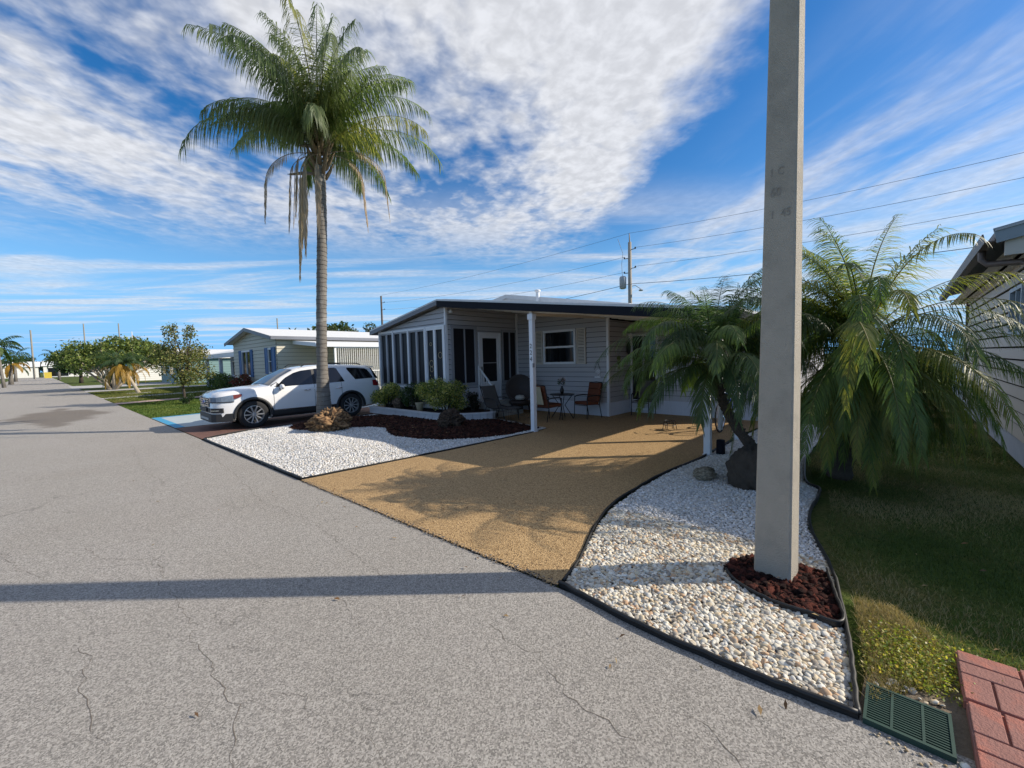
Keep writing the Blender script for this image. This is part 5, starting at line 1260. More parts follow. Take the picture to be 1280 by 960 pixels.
# bicycle
bk = empty('bicycle', (10.5, 2.95, 0), 'blue bicycle standing behind the rear carport post', 'bicycle')
bx, by, bz = 10.45, 2.95, .012
def bp(u, v, s_=0): return (bx+u, by+s_, bz+v)
for u in (-.52, .52):
    mb = MB(); mb.tube([bp(u+.33*math.cos(a), .345+.33*math.sin(a)) for a in [j*PI/14 for j in range(29)]], .017, 7, caps=False); wl = mb.build('wheel', MT['tyre'], bk, smooth=True)
    mb = MB(); mb.tube([bp(u+.30*math.cos(a), .345+.30*math.sin(a)) for a in [j*PI/14 for j in range(29)]], .01, 6, caps=False)
    for k in range(14): a = k*PI/7; mb.tube([bp(u, .345), bp(u+.30*math.cos(a), .345+.30*math.sin(a))], .0025, 3)
    mb.build('rim', MT['chrome'], wl)
mb = MB()
for a, b in (((-.40, .90), (-.52, .345)), ((-.42, .82), (-.02, .30)), ((-.40, .90), (.14, .80)), ((.14, .86), (-.02, .30)), ((-.02, .30), (.52, .345)), ((.13, .78), (.52, .345))): mb.tube([bp(*a), bp(*b)], .02, 8)
mb.build('frame', MT['bluep'], bk, smooth=True)
mb = MB(); mb.tube([bp(-.40, .9), bp(-.42, 1.04), bp(-.46, 1.08, -.12), bp(-.34, 1.06, -.28)], .012, 6); mb.tube([bp(-.42, 1.04), bp(-.46, 1.08, .12), bp(-.34, 1.06, .28)], .012, 6); mb.build('handlebar', MT['chrome'], bk, smooth=True)
mb = MB(); mb.tube([bp(.14, .84), bp(.16, .97)], .013, 6); mb.obox(bp(.17, .99), (.26, .15, .05)); mb.build('saddle', MT['black'], bk)
mb = MB(); mb.tube([bp(-.02, .30, -.08), bp(-.02, .30, .08)], .05, 10); mb.obox(bp(-.1, .18, .12), (.09, .05, .02)); mb.obox(bp(.06, .42, -.12), (.09, .05, .02)); mb.build('crank', MT['chrome'], bk)
MB().lathe([(.06, .0), (.075, .02), (.07, .26), (.05, .27)], (7.74, 2.29, 0), 12).build('drain_boot', MT['fascia'], hs, smooth=True)
mb = MB(); mb.add([(9.24, 2.40, .86), (9.24, 2.33, .84), (9.24, 2.31, .66), (9.24, 2.38, .60), (9.25, 2.42, .74)], [(0, 1, 2, 3, 4)]); mb.v += [(x+.02, y, z) for x, y, z in mb.v]; mb.f += [(9, 8, 7, 6, 5)]
mb.f += [(i, 5+i, 5+(i+1) % 5, (i+1) % 5) for i in range(5)]
mb.build('ribbon', MT['green'], org=(9.25, 2.36, .7), label='bright green ribbon tied on the rear carport post', cat='ribbon')

# ================================================================== RIGHT NEIGHBOUR
rh = empty('neighbor_home', (9.2, -1.34, 0), 'tan lap sided home on the right with brown gutter and blue-grey fascia', 'house')
NW = MB(); siding(NW, (17.4, -1.34), (8.9, -1.34), .36, 3.05, course=.2, holes=[(6.5, 7.5, 1.95, 2.72)], proud=.03, gap=.016); NW.build('wall', MT['tan'], rh)
NF = MB(); siding(NF, (9.0, -1.34), (9.0, -9.8), .36, 3.05, course=.2, proud=.03); NF.build('wall', MT['tan'], rh)
NB = MB(); siding(NB, (17.4, -9.8), (17.4, -1.34), .36, 3.05, course=.2, proud=.03); NB.build('wall', MT['tan'], rh)
MB().box(9.04, -9.76, 0, 17.36, -1.38, 3.04).build('body', MT['dark'], rh)
mb = MB(); panel(mb, (17.4, -1.34), (9.0, -1.34), 0, 8.4, 0, .36, 0, .015)
for k in range(100): panel(mb, (17.4, -1.34), (9.0, -1.34), .02+k*.084, .06+k*.084, .01, .35, .015, .022)
mb.build('skirting', MT['skirt'], rh)
window(rh, (17.4, -1.34), (9.0, -1.34), 6.5, 7.5, 1.95, 2.72, M('bluish_frame', (.38, .45, .52), .5), MT['glass'], (7.0,), (), .06, .05)
mb = MB(); mb.box(17.33, -1.38, .3, 17.45, -1.28, 3.1); mb.build('corner_board', MT['gutter'], rh)
rz_ = lambda y: 3.36+(-.9-y)*.2 if y > -5.6 else 3.36+4.7*.2-(-5.6-y)*.2
mb = MB(); mb.slab([(8.7, -.9, rz_(-.9)), (18, -.9, rz_(-.9)), (18, -5.6, rz_(-5.6)), (8.7, -5.6, rz_(-5.6))][::-1], .05)
mb.slab([(8.7, -5.601, rz_(-5.6)), (18, -5.601, rz_(-5.6)), (18, -10.3, rz_(-10.3)), (8.7, -10.3, rz_(-10.3))][::-1], .05); mb.build('roof', M('shingle_grey', (.20, .20, .20), .9, var=.3, vs_=20), rh)
mb = MB(); mb.add([(8.75, -1.0, 3.04), (8.75, -10.2, 3.04), (8.75, -10.2, rz_(-10.2)-.06), (8.75, -5.6, rz_(-5.6)-.06), (8.75, -1.0, rz_(-1.0)-.06)], [(0, 1, 2, 3, 4)])
mb.add([(8.76, -.98, 3.05), (18, -.98, 3.05), (18, -1.36, 3.05), (8.76, -1.36, 3.05)], [(0, 1, 2, 3)]); mb.build('soffit', MT['beige'], rh)
mb = MB()   # rafter board along the eave and gable return
mb.box(8.76, -1.20, 3.05, 18, -1.15, 3.22); mb.box(8.74, -1.34, 3.0, 8.80, -.98, 3.2); mb.build('eave_board', MT['tan'], rh)
mb = MB(); mb.bar((8.69, -.88, 3.27), (8.69, -5.6, 3.27+4.72*.2), .035, .2); mb.bar((8.69, -5.6, 3.27+4.72*.2), (8.69, -10.3, 3.27), .035, .2); mb.build('fascia', MT['fasciab'], rh)
mb = MB(); mb.bar((8.68, -.875, 3.34), (8.68, -5.6, 3.34+4.72*.2), .05, .03); mb.build('drip_edge', MT['steel'], rh)
mb = MB(); pr = [(0, 0), (0, .11), (.015, .11), (.015, .015), (.10, .015), (.12, .12), (.135, .12), (.11, 0)]
vs = [(x, -.9+a, 3.20+b) for x in (8.74, 18.05) for a, b in pr]; n = len(pr)
mb.add(vs, [(i, (i+1) % n, n+(i+1) % n, n+i) for i in range(n)]+[tuple(range(n-1, -1, -1)), tuple(range(n, 2*n))]); mb.build('gutter', MT['gutter'], rh)
mb = MB(); mb.tube([(9.5, -.84, 3.22), (9.5, -.84, 3.08), (9.47, -.90, 3.00), (9.2, -1.2, 2.95), (9.0, -1.30, 2.85), (8.95, -1.30, .2)], .045, 8); mb.build('downspout', MT['gutter'], rh, smooth=True)

sh = empty('storage_shed', (19.5, -1.75, 0), 'pale bluish shed behind the tan home across the lawn', 'shed')
mb = MB(); siding(mb, (19.5, -1.55), (19.5, -5.5), 0, 2.25, vertical=False); siding(mb, (25, -1.55), (19.5, -1.55), 0, 2.25); mb.build('wall', M('shed_wall', (.55, .60, .66), .6, var=.05), sh)
MB().slab([(19.3, -1.4, 2.3), (25.2, -1.4, 2.3), (25.2, -5.6, 2.7), (19.3, -5.6, 2.7)][::-1], .08).build('roof', MT['metalroof'], sh)
def hedge(name, label, x0, y0, x1, y1, h, n, size, cols, seed, cat='hedge'):
    t = empty(name, ((x0+x1)/2, (y0+y1)/2, 0), label, cat)
    k = max(3, int(max(x1-x0, y1-y0)/.7)); cs = []; rs = []
    for i in range(k):
        u = (i+.5)/k; cx = x0+(x1-x0)*(u if x1-x0 > y1-y0 else .5); cy = y0+(y1-y0)*(u if y1-y0 >= x1-x0 else .5)
        for zz_ in (.3, .7): cs.append((cx, cy, h*zz_)); rs.append((max(.45, min(x1-x0, (x1-x0)/k*1.2)) if x1-x0 > y1-y0 else (x1-x0)*.55, max(.45, (y1-y0)/k*.9) if y1-y0 >= x1-x0 else (y1-y0)*.55, h*.36))
    V, Fc, cc = leafcloud(cs, rs, n, size, cols, seed, .6, .7); npobj('foliage', V, Fc, MT['leafd'], t, None, cc)
    mb = MB()
    for i in range(k): mb.tube([(cs[2*i][0], cs[2*i][1], 0), (cs[2*i][0]+.05, cs[2*i][1], h*.6)], .03, 5)
    mb.build('stem', MT['bark'], t)
    return t
hedge('hedge', 'dark clipped hedge at the far end of the shaded side lawn', 27.0, -4.5, 28.5, 3.0, 1.75, 5200, .16, DKG, 20)
MB().box(23.95, .32, 0, 24.07, .44, 1.5).build('white_post', MT['white'], org=(24, .38, 0), bevel=.01, label='slim white post by the hedge beyond the side lawn', cat='post')

# ================================================================== NEIGHBOURS DOWN THE STREET
def slabs_gable(par, x0, x1, y0, y1, zr_, ze, th, mat, ridge=None):
    ym = (y0+y1)/2 if ridge is None else ridge
    mb = MB(); mb.slab([(x0, y0, ze), (x1, y0, ze), (x1, ym, zr_), (x0, ym, zr_)], th); mb.slab([(x0, ym+.001, zr_), (x1, ym+.001, zr_), (x1, y1, ze), (x0, y1, ze)], th)
    return mb.build('roof', mat, par)
WR = M('white_roof', (.72, .72, .70), .5, var=.06)
h2 = empty('cream_home', (8, 25.4, 0), 'cream lap sided home with blue shutters and white metal roof', 'house')
F0, F1 = (8, 34.1), (8, 25.4)
zt2 = lambda y: 4.0-abs(y-29.7)*.148
mb = MB(); siding(mb, F0, (8, 29.7), .5, zt2(34.1), zt2(29.7), course=.22, holes=[(1.6, 4.4, 1.1, 2.78)], proud=.03)
siding(mb, (8, 29.7), F1, .5, zt2(29.7), zt2(25.4), course=.22, holes=[(2.6, 3.9, 1.3, 2.78)], proud=.03)
siding(mb, F1, (22, 25.4), .5, zt2(25.4), course=.22, proud=.03); mb.build('wall', MT['cream'], h2)
mb = MB(); mb.box(8.03, 25.43, 0, 22, 34.07, 3.2); mb.build('body', MT['dark'], h2)
mb = MB(); mb.box(7.97, 25.37, 0, 22, 25.42, .5); mb.box(7.97, 25.4, 0, 8.03, 34.1, .5); mb.build('skirting', MT['skirt'], h2)
for u0, u1 in ((2.3, 3.55),):
    wdw = window(h2, (8, 34.1), (8, 29.7), 1.6+.35, 4.4-.35, 1.1, 2.78, MT['trim'], MT['glass'], (3.0,), (), .1, .06)
wd2 = window(h2, (8, 29.7), (8, 25.4), 2.6+.3, 3.9-.3, 1.3, 2.78, MT['trim'], MT['glass'], (), (2.0,), .1, .06)
for (q0, q1, u0, u1, z0) in ((F0, (8, 29.7), 1.5, 2.0, 1.08), (F0, (8, 29.7), 4.0, 4.4, 1.08), ((8, 29.7), F1, 2.45, 2.95, 1.28), ((8, 29.7), F1, 3.6, 4.15, 1.28)):
    s_ = framebox(MB(), q0, q1, u0, u1, z0, 2.8, .06, .02, .09); panel(s_, q0, q1, u0+.06, u1-.06, z0+.06, 2.74, .02, .07); s_.build('shutter', MT['blueshut'], h2)
slabs_gable(h2, 7.6, 22.5, 25.0, 34.6, 4.13, 3.38, .1, WR, 29.7)
mb = MB(); mb.bar((7.58, 25.0, 3.28), (7.58, 29.7, 4.03), .04, .2); mb.bar((7.58, 29.7, 4.03), (7.58, 34.6, 3.28), .04, .2); mb.bar((7.6, 24.98, 3.29), (22.5, 24.98, 3.29), .04, .18); mb.build('fascia', MT['fasciag'], h2)
mb = MB(); mb.slab([(8.85, 22.1, 2.9), (22, 22.1, 2.9), (22, 25.38, 3.16), (8.85, 25.38, 3.16)], .06); mb.build('carport_roof', WR, h2)
mb = MB(); mb.bar((8.83, 22.1, 2.80), (8.83, 25.3, 3.05), .04, .2); mb.bar((8.85, 22.08, 2.79), (22, 22.08, 2.79), .04, .2); mb.build('gutter', MT['trim'], h2)
mb = MB()
for i in range(46):
    x = 9.9+.12*i; mb.bar((x, 22.2, 0.05), (x, 22.2, 2.68), .105, .012)
for x in (9.85, 12.6, 15.4): mb.box(x-.05, 22.15, 0, x+.05, 22.25, 2.7)
for z in (.1, 1.35, 2.65): mb.box(9.85, 22.17, z-.03, 15.4, 22.23, z+.03)
mb.build('lattice_screen', MT['lattice'], h2)
fb = empty('window_box', (7.85, 31.4, 1.0), 'window box of red-brown flowers under the blue shuttered window', 'window box')
MB().box(7.8, 30.4, .85, 7.97, 32.4, 1.05).build('box', MT['trim'], fb)
V, Fc, cc = leafcloud([(7.87, 30.8+.4*i, 1.12) for i in range(4)], [(.14, .3, .14)]*4, 300, .09, [(.12, .04, .03), (.2, .06, .05), (.05, .06, .02)], 9); npobj('flowers', V, Fc, MT['leafd'], fb, None, cc)
shrub('red_shrub', 'dark red leaved shrub below the cream home window', 'shrub', (7.4, 29.9, .8), (.6, .8, .7), 900, .16, [(.12, .03, .03), (.16, .05, .04), (.05, .05, .02)], 41, z0=0)

h3_ = empty('porch_home', (8.7, 35.4, 0), 'blue-grey home with white roof and white porch column', 'house')
mb = MB(); siding(mb, (10.6, 46.5), (10.6, 35.4), .0, 2.7, course=.22, holes=[(.8, 3.4, .9, 2.3), (4.4, 5.5, .1, 2.2), (6.6, 10.2, .9, 2.3)], proud=.03); siding(mb, (10.6, 35.4), (22, 35.4), 0, 2.7, course=.22, proud=.03); mb.build('wall', MT['bluegrey'], h3_)
MB().box(10.65, 35.45, 0, 22, 46.45, 2.9).build('body', MT['dark'], h3_)
for u0, u1, z0 in ((.8, 3.4, .9), (6.6, 10.2, .9)): window(h3_, (10.6, 46.5), (10.6, 35.4), u0, u1, z0, 2.3, MT['trim'], MT['glass'], ((u0+u1)/2,), (), .08, .05)
mb = MB(); mb.slab([(8.5, 47, 2.85), (8.5, 35.0, 2.85), (13.5, 35.0, 3.9), (13.5, 47, 3.9)], .1); mb.slab([(13.501, 47, 3.9), (13.501, 35, 3.9), (22.5, 35, 3.0), (22.5, 47, 3.0)], .1); mb.build('roof', WR, h3_)
mb = MB(); mb.box(8.48, 35.0, 2.5, 8.56, 47, 2.76); mb.build('fascia', MT['trim'], h3_)
for y in (35.6, 41.4, 46.3): MB().box(8.62, y-.12, 0, 8.86, y+.12, 2.5).build('column', MT['trim'], h3_, bevel=.01)
mb = MB(); mb.box(8.7, 43.2, 0, 10.6, 46.2, .9); mb.build('porch_wall', M('lilac_wall', (.45, .42, .52), .7), h3_)
hedge('hedge', 'clipped green hedge in front of the blue-grey porch home', 7.4, 35.6, 8.3, 40.5, 1.25, 3600, .12, MDG, 22)
def box_house(name, label, x0, x1, y0, y1, h, zr_, wall, roof, wins=(), axis='x'):
    t = empty(name, (x0, y0, 0), label, 'house')
    mb = MB(); siding(mb, (x0, y1), (x0, y0), 0, h, course=.3, proud=.03); siding(mb, (x0, y0), (x1, y0), 0, h, course=.3, proud=.03); siding(mb, (x1, y0), (x1, y1), 0, h, course=.3, proud=.03); mb.build('wall', wall, t)
    MB().box(x0+.05, y0+.05, 0, x1-.05, y1-.05, h).build('body', wall, t)
    if axis == 'x': slabs_gable(t, x0-.4, x1+.4, y0-.4, y1+.4, zr_, h+.05, .12, roof)
    else:
        xm = (x0+x1)/2; mb = MB(); mb.slab([(x0-.4, y1+.4, h+.05), (x0-.4, y0-.4, h+.05), (xm, y0-.4, zr_), (xm, y1+.4, zr_)], .12); mb.slab([(xm+.001, y1+.4, zr_), (xm+.001, y0-.4, zr_), (x1+.4, y0-.4, h+.05), (x1+.4, y1+.4, h+.05)], .12); mb.build('roof', roof, t)
    for (q0, q1, u0, u1, z0, z1) in wins:
        o = panel(MB(), q0, q1, u0, u1, z0, z1, .02, .08).build('window', MT['trim'], t); panel(MB(), q0, q1, u0+.1, u1-.1, z0+.1, z1-.1, .08, .09).build('pane', MT['glass'], o)
    return t
box_house('teal_home', 'teal sided home with white roof half hidden by street trees', 8.5, 22, 60, 72, 2.9, 4.1, MT['teal'], WR, [((8.5, 72), (8.5, 60), 2, 4.5, 1, 2.3), ((8.5, 72), (8.5, 60), 7.5, 10, 1, 2.3)])
box_house('white_home', 'white home farther along behind the dense street tree', 7, 20, 84, 95, 2.9, 4.0, MT['whitewall'], WR, [((7, 95), (7, 84), 3, 5.5, 1, 2.3)])
box_house('end_home', 'long white home across the far end of the street', -24, -6, 188, 198, 3.2, 4.8, MT['whitewall'], WR, [((-24, 188), (-6, 188), 4, 6, 1, 2.4), ((-24, 188), (-6, 188), 12, 14, 1, 2.4)])
box_house('end_home', 'white home with wide dark garage at the street end', -5, 12, 188, 198, 3.4, 5.0, MT['whitewall'], WR, [((-5, 188), (12, 188), .8, 5.2, .1, 2.9), ((-5, 188), (12, 188), 9, 11, 1, 2.3)])
box_house('roadside_home', 'low white home behind palms at the left picture edge', -24, -12, 96, 108, 3.0, 4.2, MT['whitewall'], WR, [((-24, 96), (-12, 96), 8, 10.5, 1, 2.3)], 'y')
box_house('roadside_home', 'distant white home on the left side of the street', -24, -13.5, 125, 138, 3.0, 4.4, MT['whitewall'], WR, [], 'y')

def tree(name, label, base, h_tr, cents, radii, n, size, cols, seed, cat='tree', trunkr=.12, trunks=3, barkm=None):
    t = empty(name, (*base, 0), label, cat); rg = random.Random(seed)
    V, Fc, cc = leafcloud(cents, radii, n, size, cols, seed, .55, .45); npobj('crown', V, Fc, MT['leafd'], t, None, cc)
    mb = MB(); fork = Vector((base[0], base[1], h_tr))
    if trunks == 1: mb.tube([(base[0], base[1], 0), (base[0]+.03, base[1], h_tr*.5), tuple(fork)], [trunkr*1.2, trunkr, trunkr*.85], 8)
    for i, c_ in enumerate(cents):
        c_ = Vector(c_); s0 = fork if trunks == 1 else Vector((base[0]+rg.uniform(-.2, .2), base[1]+rg.uniform(-.2, .2), 0))
        mid = s0.lerp(c_, .5)+Vector((rg.uniform(-.2, .2), rg.uniform(-.2, .2), .1)); mb.tube([s0, mid, c_, c_+Vector((rg.uniform(-.3, .3), rg.uniform(-.3, .3), radii[i][2]*.9))], [trunkr*.6, trunkr*.4, trunkr*.2, .012], 6)
    mb.build('trunk', barkm or MT['bark'], t, smooth=True)
    return t
rg = random.Random(2)
cs = [(3.95+rg.uniform(-.85, .85), 26.3+rg.uniform(-.85, .85), rg.uniform(1.25, 3.0)) for _ in range(16)]
rs = [(rg.uniform(.4, .7),)*2+(rg.uniform(.35, .6),) for _ in cs]
tree('small_tree', 'young roundish tree with sparse twiggy top on the neighbour lawn', (3.9, 26.3), .9, cs+[(3.95+rg.uniform(-.7, .7), 26.3+rg.uniform(-.7, .7), rg.uniform(3.2, 3.6)) for _ in range(6)], rs+[(.25, .25, .42)]*6, 5200, .12, [(.10, .12, .03), (.15, .16, .045), (.22, .20, .07), (.06, .09, .025)], 2, trunkr=.06, trunks=1)
shrub('small_bush', 'tiny dark bush at the foot of the young tree', 'shrub', (3.95, 25.6, .25), (.35, .35, .28), 500, .08, DKG, 51, z0=0)
rg = random.Random(4); cs = []; rs = []
for i in range(22):
    a = i*2.4; u = math.sqrt((i+.5)/22); cs.append((3.0+math.cos(a)*3.6*u, 52+math.sin(a)*3.6*u, 3.6-1.2*u*u+rg.uniform(-.4, .6))); rs.append((rg.uniform(.9, 1.4),)*2+(rg.uniform(.6, .95),))
tree('spreading_tree', 'broad dense green tree with pale multiple stems beside the street', (2.6, 50.5), 1.2, cs, rs, 12000, .24, [(.08, .12, .025), (.13, .18, .04), (.20, .23, .06), (.05, .08, .02)], 6, trunkr=.2, trunks=5, barkm=M('pale_bark', (.33, .29, .23), .9, var=.3))
cs = [(1.2+random.Random(i).uniform(-2.2, 2.2), 84+random.Random(i+9).uniform(-2, 2), 2.2+random.Random(i+5).uniform(-.6, 2.0)) for i in range(10)]
tree('far_tree', 'darker tree farther along the right side of the street', (1.2, 84), 1.5, cs, [(1.3, 1.3, .9)]*10, 3500, .35, DKG+[(.06, .10, .03)], 7, trunkr=.2, trunks=1)
for i, (x, y, zc, lab) in enumerate(((36, 81, 7.4, 'leftmost treetop rising behind the cream home roof'), (39, 76, 7.6, 'middle treetop rising behind the cream home roof'), (42.5, 73.5, 7.2, 'treetop nearest the grey porch roof and thin dark pole'))):
    rg = random.Random(i); cs = [(x+rg.uniform(-2.5, 2.5), y+rg.uniform(-2.5, 2.5), zc+rg.uniform(-2.2, 1.2)) for _ in range(11)]
    tree('background_tree', lab, (x, y), 3.5, cs, [(1.5, 1.5, 1.1)]*11, 3200, .38, [(.06, .085, .03), (.09, .11, .04), (.04, .06, .02)], 60+i, trunkr=.3, trunks=1, cat='tree')
for i, (x, y, s_, lab) in enumerate(((-13, 205, 1.0, 'dark far trees behind the white street end home'), (-2.5, 203, .8, 'dark cone shaped tree at the very end of the street'), (60, 150, 2.2, 'far tree line behind the porch home roof'))):
    rg = random.Random(i+20); cs = [(x+rg.uniform(-5, 5)*s_, y+rg.uniform(-2, 2), 4*s_+rg.uniform(-1.5, 2.5)*s_) for _ in range(12)]
    tree('horizon_tree', lab, (x, y), 2, cs, [(2.2*s_, 2.2*s_, 1.6*s_)]*12, 1600, .8*s_, DKG, 70+i, trunkr=.4, trunks=1)
def small_palm(label, base, crown, L, nf, tr, seed, cols, els, ll=.42, name='street_palm', tm=None, width=.035, n=36):
    rng = random.Random(seed); t = empty(name, (*base, 0), label, 'palm tree'); cr_ = Vector(crown); b = Vector((*base, 0))
    MB().tube([b, b.lerp(cr_, .33), b.lerp(cr_, .66)+Vector((0, 0, .05)), cr_], [tr*1.3, tr, tr*.9, tr*.8], 9).build('trunk', tm or MT['trunk'], t, smooth=True)
    for i in range(nf):
        u = (i+.5)/nf; cc = cols[0] if u < .5 else (cols[1] if rng.random() < .75 else cols[0])
        add_frond(t, 'frond', MT['leaf'], rng, cr_, i*2.4+rng.uniform(-.3, .3), els[0]+(els[1]-els[0])*u, L*rng.uniform(.8, 1.1), rng.uniform(1.2, 1.9), ll, 1.5, n, width, cc, vee=.2, bare=.15, seg=2)
    return t
YB = ((.30, .19, .03), (.38, .24, .04), (.3, .2, .06)); GN = GD[0]
small_palm('leaning palm with yellow-brown lower fronds on the neighbour lawn', (3.5, 41.2), (2.75, 42.3, 2.1), 2.0, 48, .10, 5, [GD[1], YB], (R(80), R(-35)), tm=M('pale_trunk', (.38, .33, .25), .9))
small_palm('tall coconut-like palm at the left picture edge', (-5.1, 75), (-5.35, 75.2, 4.6), 2.6, 18, .14, 6, [GD[1], GD[0]], (R(75), R(-30)), .6, width=.09)
small_palm('short bushy palm on the left verge with brown trunk', (-5.6, 92), (-5.5, 92, 3.0), 2.6, 16, .22, 7, [GD[1], YB], (R(75), R(-30)), .6, width=.09)
small_palm('distant palm left of the road before the white homes', (-6.6, 118), (-6.5, 118, 4.6), 2.6, 14, .2, 8, [GD[1], GD[1]], (R(75), R(-30)), .6, width=.12, n=18)
small_palm('distant dark palm right of the road end', (-1.2, 120), (-1.2, 120, 4.4), 3.0, 16, .2, 9, [GD[1], GD[1]], (R(75), R(-20)), .6, width=.12, n=18)
sheet('mulch_circle', [(3.5+.75*math.cos(a), 41.2+.9*math.sin(a)) for a in [i*PI/8 for i in range(16)]], .006, lg)
mb = MB(); mb.box(-4.2, 160, 0, -2.9, 160.3, 1.5); mb.build('road_barrier', MT['yellow'], org=(-3.5, 160, 0), label='small yellow barrier at the far end of the street', cat='barrier', bevel=.03)
# flag
fl = empty('flagpole', (4.7, 57.6, 0), 'white flagpole with limp red and white flag beside the broad tree', 'flagpole')
mb = MB(); mb.tube([(4.7, 57.6, 0), (4.7, 57.6, 5.6)], [.05, .035], 7); mb.build('pole', MT['white'], fl)
mb = MB(); vs = []
for i in range(7):
    for j in range(6): vs.append((4.72+.09*j+.03*math.sin(i), 57.6-.10*j+.04*math.sin(j*2.3+i), 5.3-.17*i-.12*j))
mb.add(vs, [(i*6+j, i*6+j+1, i*6+j+7, i*6+j+6) for i in range(6) for j in range(5)]); mb.build('flag', MT['flagred'], fl)

# ================================================================== POLES AND WIRES
up = empty('utility_pole', (28.5, 14.67, 0), 'utility pole with transformer can rising behind the carport roof', 'utility pole')
PX, PY = 28.5, 14.67
MB().tube([(PX, PY, 0), (PX, PY, 10.1)], [.17, .12], 10).build('pole', MT['woodpole'], up, smooth=True)
MB().tube([(PX, PY, 10.1), (PX, PY+.03, 10.75)], [.05, .03], 6).build('pole_top_pin', MT['black'], up)
MB().lathe([(.12, 6.75), (.24, 6.8), (.25, 7.55), (.2, 7.65), (.05, 7.7)], (PX-.28, PY+.42, 0), 14).build('transformer', MT['steel'], up, smooth=True)
for z, s_ in ((9.55, -1), (8.95, 1), (8.2, -1), (7.9, 1)):
    mb = MB(); mb.tube([(PX, PY, z), (PX-.02*s_, PY+.42*s_, z+.02)], .028, 5); mb.lathe([(.03, 0), (.07, .03), (.04, .07), (.07, .1), (.03, .14)], (PX-.02*s_, PY+.42*s_, z), 8); mb.build('insulator', MT['black'], up)
mb = MB(); mb.tube([(PX-.1, PY+.9, 10.5), (PX, PY+.55, 9.4), (PX-.1, PY+.6, 8.6), (PX-.28, PY+.45, 7.7)], .015, 4); mb.build('jumper_wire', MT['wire'], up)
mb = MB(); mb.tube([(PX, PY, 6.9), (PX+.3, PY-.25, 7.0), (PX+.5, PY-.55, 6.75)], .025, 6); mb.lathe([(.02, .12), (.1, .06), (.17, 0), (.12, -.05)], (PX+.5, PY-.6, 6.62), 12); mb.build('lamp_arm', MT['steel'], up)
def thinpole(x, y, h, r0, label, name='utility_pole', bars=()):
    t = empty(name, (x, y, 0), label, 'utility pole')
    MB().tube([(x, y, 0), (x, y, h)], [r0, r0*.7], 7).build('pole', MT['woodpole'] if not bars else MT['gutter'], t)
    for z in bars: mb = MB(); mb.tube([(x, y, z), (x+.1, y-.55, z)], .03, 5); mb.lathe([(.04, 0), (.08, .05), (.03, .12)], (x+.1, y-.55, z), 8); mb.build('insulator', MT['black'], t)
    return t
thinpole(28.5, 49.8, 10.5, .17, 'thin dark utility pole behind the grey porch roof', bars=(9.6, 8.7))
thinpole(-5.4, 148, 11.4, .2, 'tall utility pole above the left street end')
thinpole(3.1, 139, 12.6, .16, 'utility pole left of centre above the broad tree')
thinpole(8.2, 126, 11.9, .15, 'utility pole directly above the yellow-brown palm')
thinpole(24.5, 76.7, 9.7, .13, 'short utility pole tip over the cream home roof')
def wire(a, b, sag, label, r_=.010):
    a = Vector(a); b = Vector(b); pts = [a.lerp(b, i/24)-Vector((0, 0, sag*4*(i/24)*(1-i/24))) for i in range(25)]
    MB().tube(pts, r_, 5).build('power_line', MT['wire'], org=tuple(a), label=label, cat='power line', group='overhead lines on the utility poles')
Y0 = -21
wire((PX, PY, 10.75), (PX, 49.8, 10.6), .35, 'topmost overhead line left of the transformer pole')
wire((PX-.02, PY+.42, 9.1), (PX, 49.3, 9.6), .5, 'second overhead line left of the transformer pole')
wire((PX-.02, PY+.42, 8.0), (PX, 49.3, 8.7), .5, 'third overhead line left of the transformer pole')
wire((PX, PY, 10.75), (PX, Y0, 10.9), .75, 'topmost overhead line right of the transformer pole')
wire((PX, PY-.42, 9.65), (PX, Y0, 9.9), .75, 'second overhead line right of the transformer pole')
wire((PX, PY-.42, 8.3), (PX, Y0, 8.9), .7, 'third overhead line right of the transformer pole')
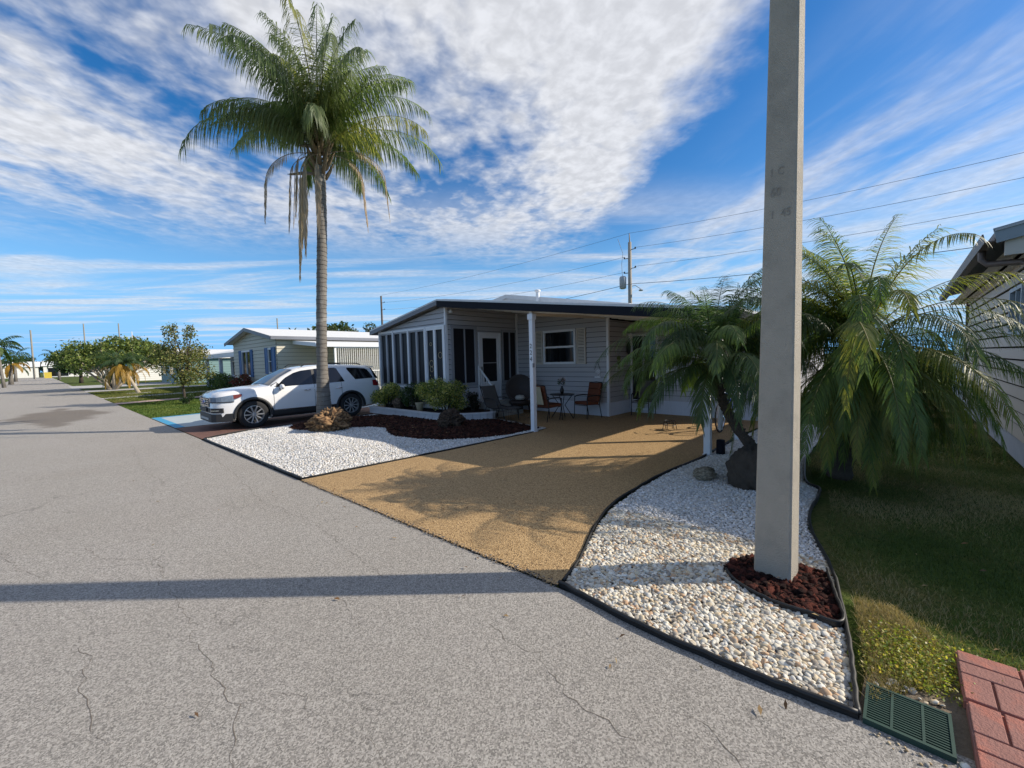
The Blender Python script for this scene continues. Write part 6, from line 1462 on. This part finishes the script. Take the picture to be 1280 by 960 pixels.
wire((PX, PY, 7.1), (PX, Y0, 7.2), .8, 'lowest overhead cable right of the transformer pole', .018)
wire((PX, PY, 7.1), (PX, 49.8, 7.3), .8, 'lowest overhead cable left of the transformer pole', .018)

# scattered dead leaves and loose chips
rg = np.random.default_rng(31); P = []
for (x0, x1, y0, y1, z, n) in ((2.6, 3.9, .3, 1.9, .085, 16), (4.3, 6.8, .8, 2.4, .085, 30), (2.6, 6.8, 7.2, 12, .16, 46), (5.2, 7.0, 7.2, 11, .19, 40), (2.6, 8, 2.7, 6.2, .02, 26), (1.9, 2.5, -.3, 6.2, .006, 24), (3.0, 8, -2.2, .1, .012, 60), (.2, 2.2, 1, 11, .005, 14), (8, 12, 3, 8, .02, 14)):
    for _ in range(n): P.append((rg.uniform(x0, x1), rg.uniform(y0, y1), z+rg.uniform(0, .01)))
P = np.array(P); n = len(P); a = rg.normal(size=(n, 3)); a[:, 2] *= .25; a /= np.linalg.norm(a, axis=1)[:, None]; b = np.stack([-a[:, 1], a[:, 0], rg.normal(0, .3, n)], 1); s_ = rg.uniform(.02, .05, n)[:, None]
V = np.stack([P-a*s_*.6, P+b*s_*.22+[0, 0, .006], P+a*s_*.6, P-b*s_*.22+[0, 0, .004]], 1).reshape(-1, 3)
lc = np.array([(.20, .11, .05), (.30, .20, .10), (.12, .07, .04), (.34, .25, .13)])
setp(npobj('leaf_litter', V, np.arange(4*n).reshape(-1, 4), MT['leafd'], None, (3, 3, 0), np.repeat(lc[rg.integers(0, 4, n)], 4, 0)), 'small dry brown leaves scattered over beds, driveway and lawn', 'leaf litter', None, 'stuff')
edge_ = [(rx(y)+.035+dx, y) for y, dx in ((1.9, -.05), (3, -.05), (4.5, -.05), (6.6, -.05), (6.6, .02), (4.5, .02), (3, .02), (1.9, .02))]
stones('asphalt_crumbs', edge_, .017, (.006, .02), .6, [(.05, .045, .04), (.12, .10, .08), (.25, .22, .19), (.3, .2, .1)], lambda x, y: x*0+.010, 0, 44, .2, 1, label='crumbled dark grit along the seam between road and tan driveway', cat='grit')
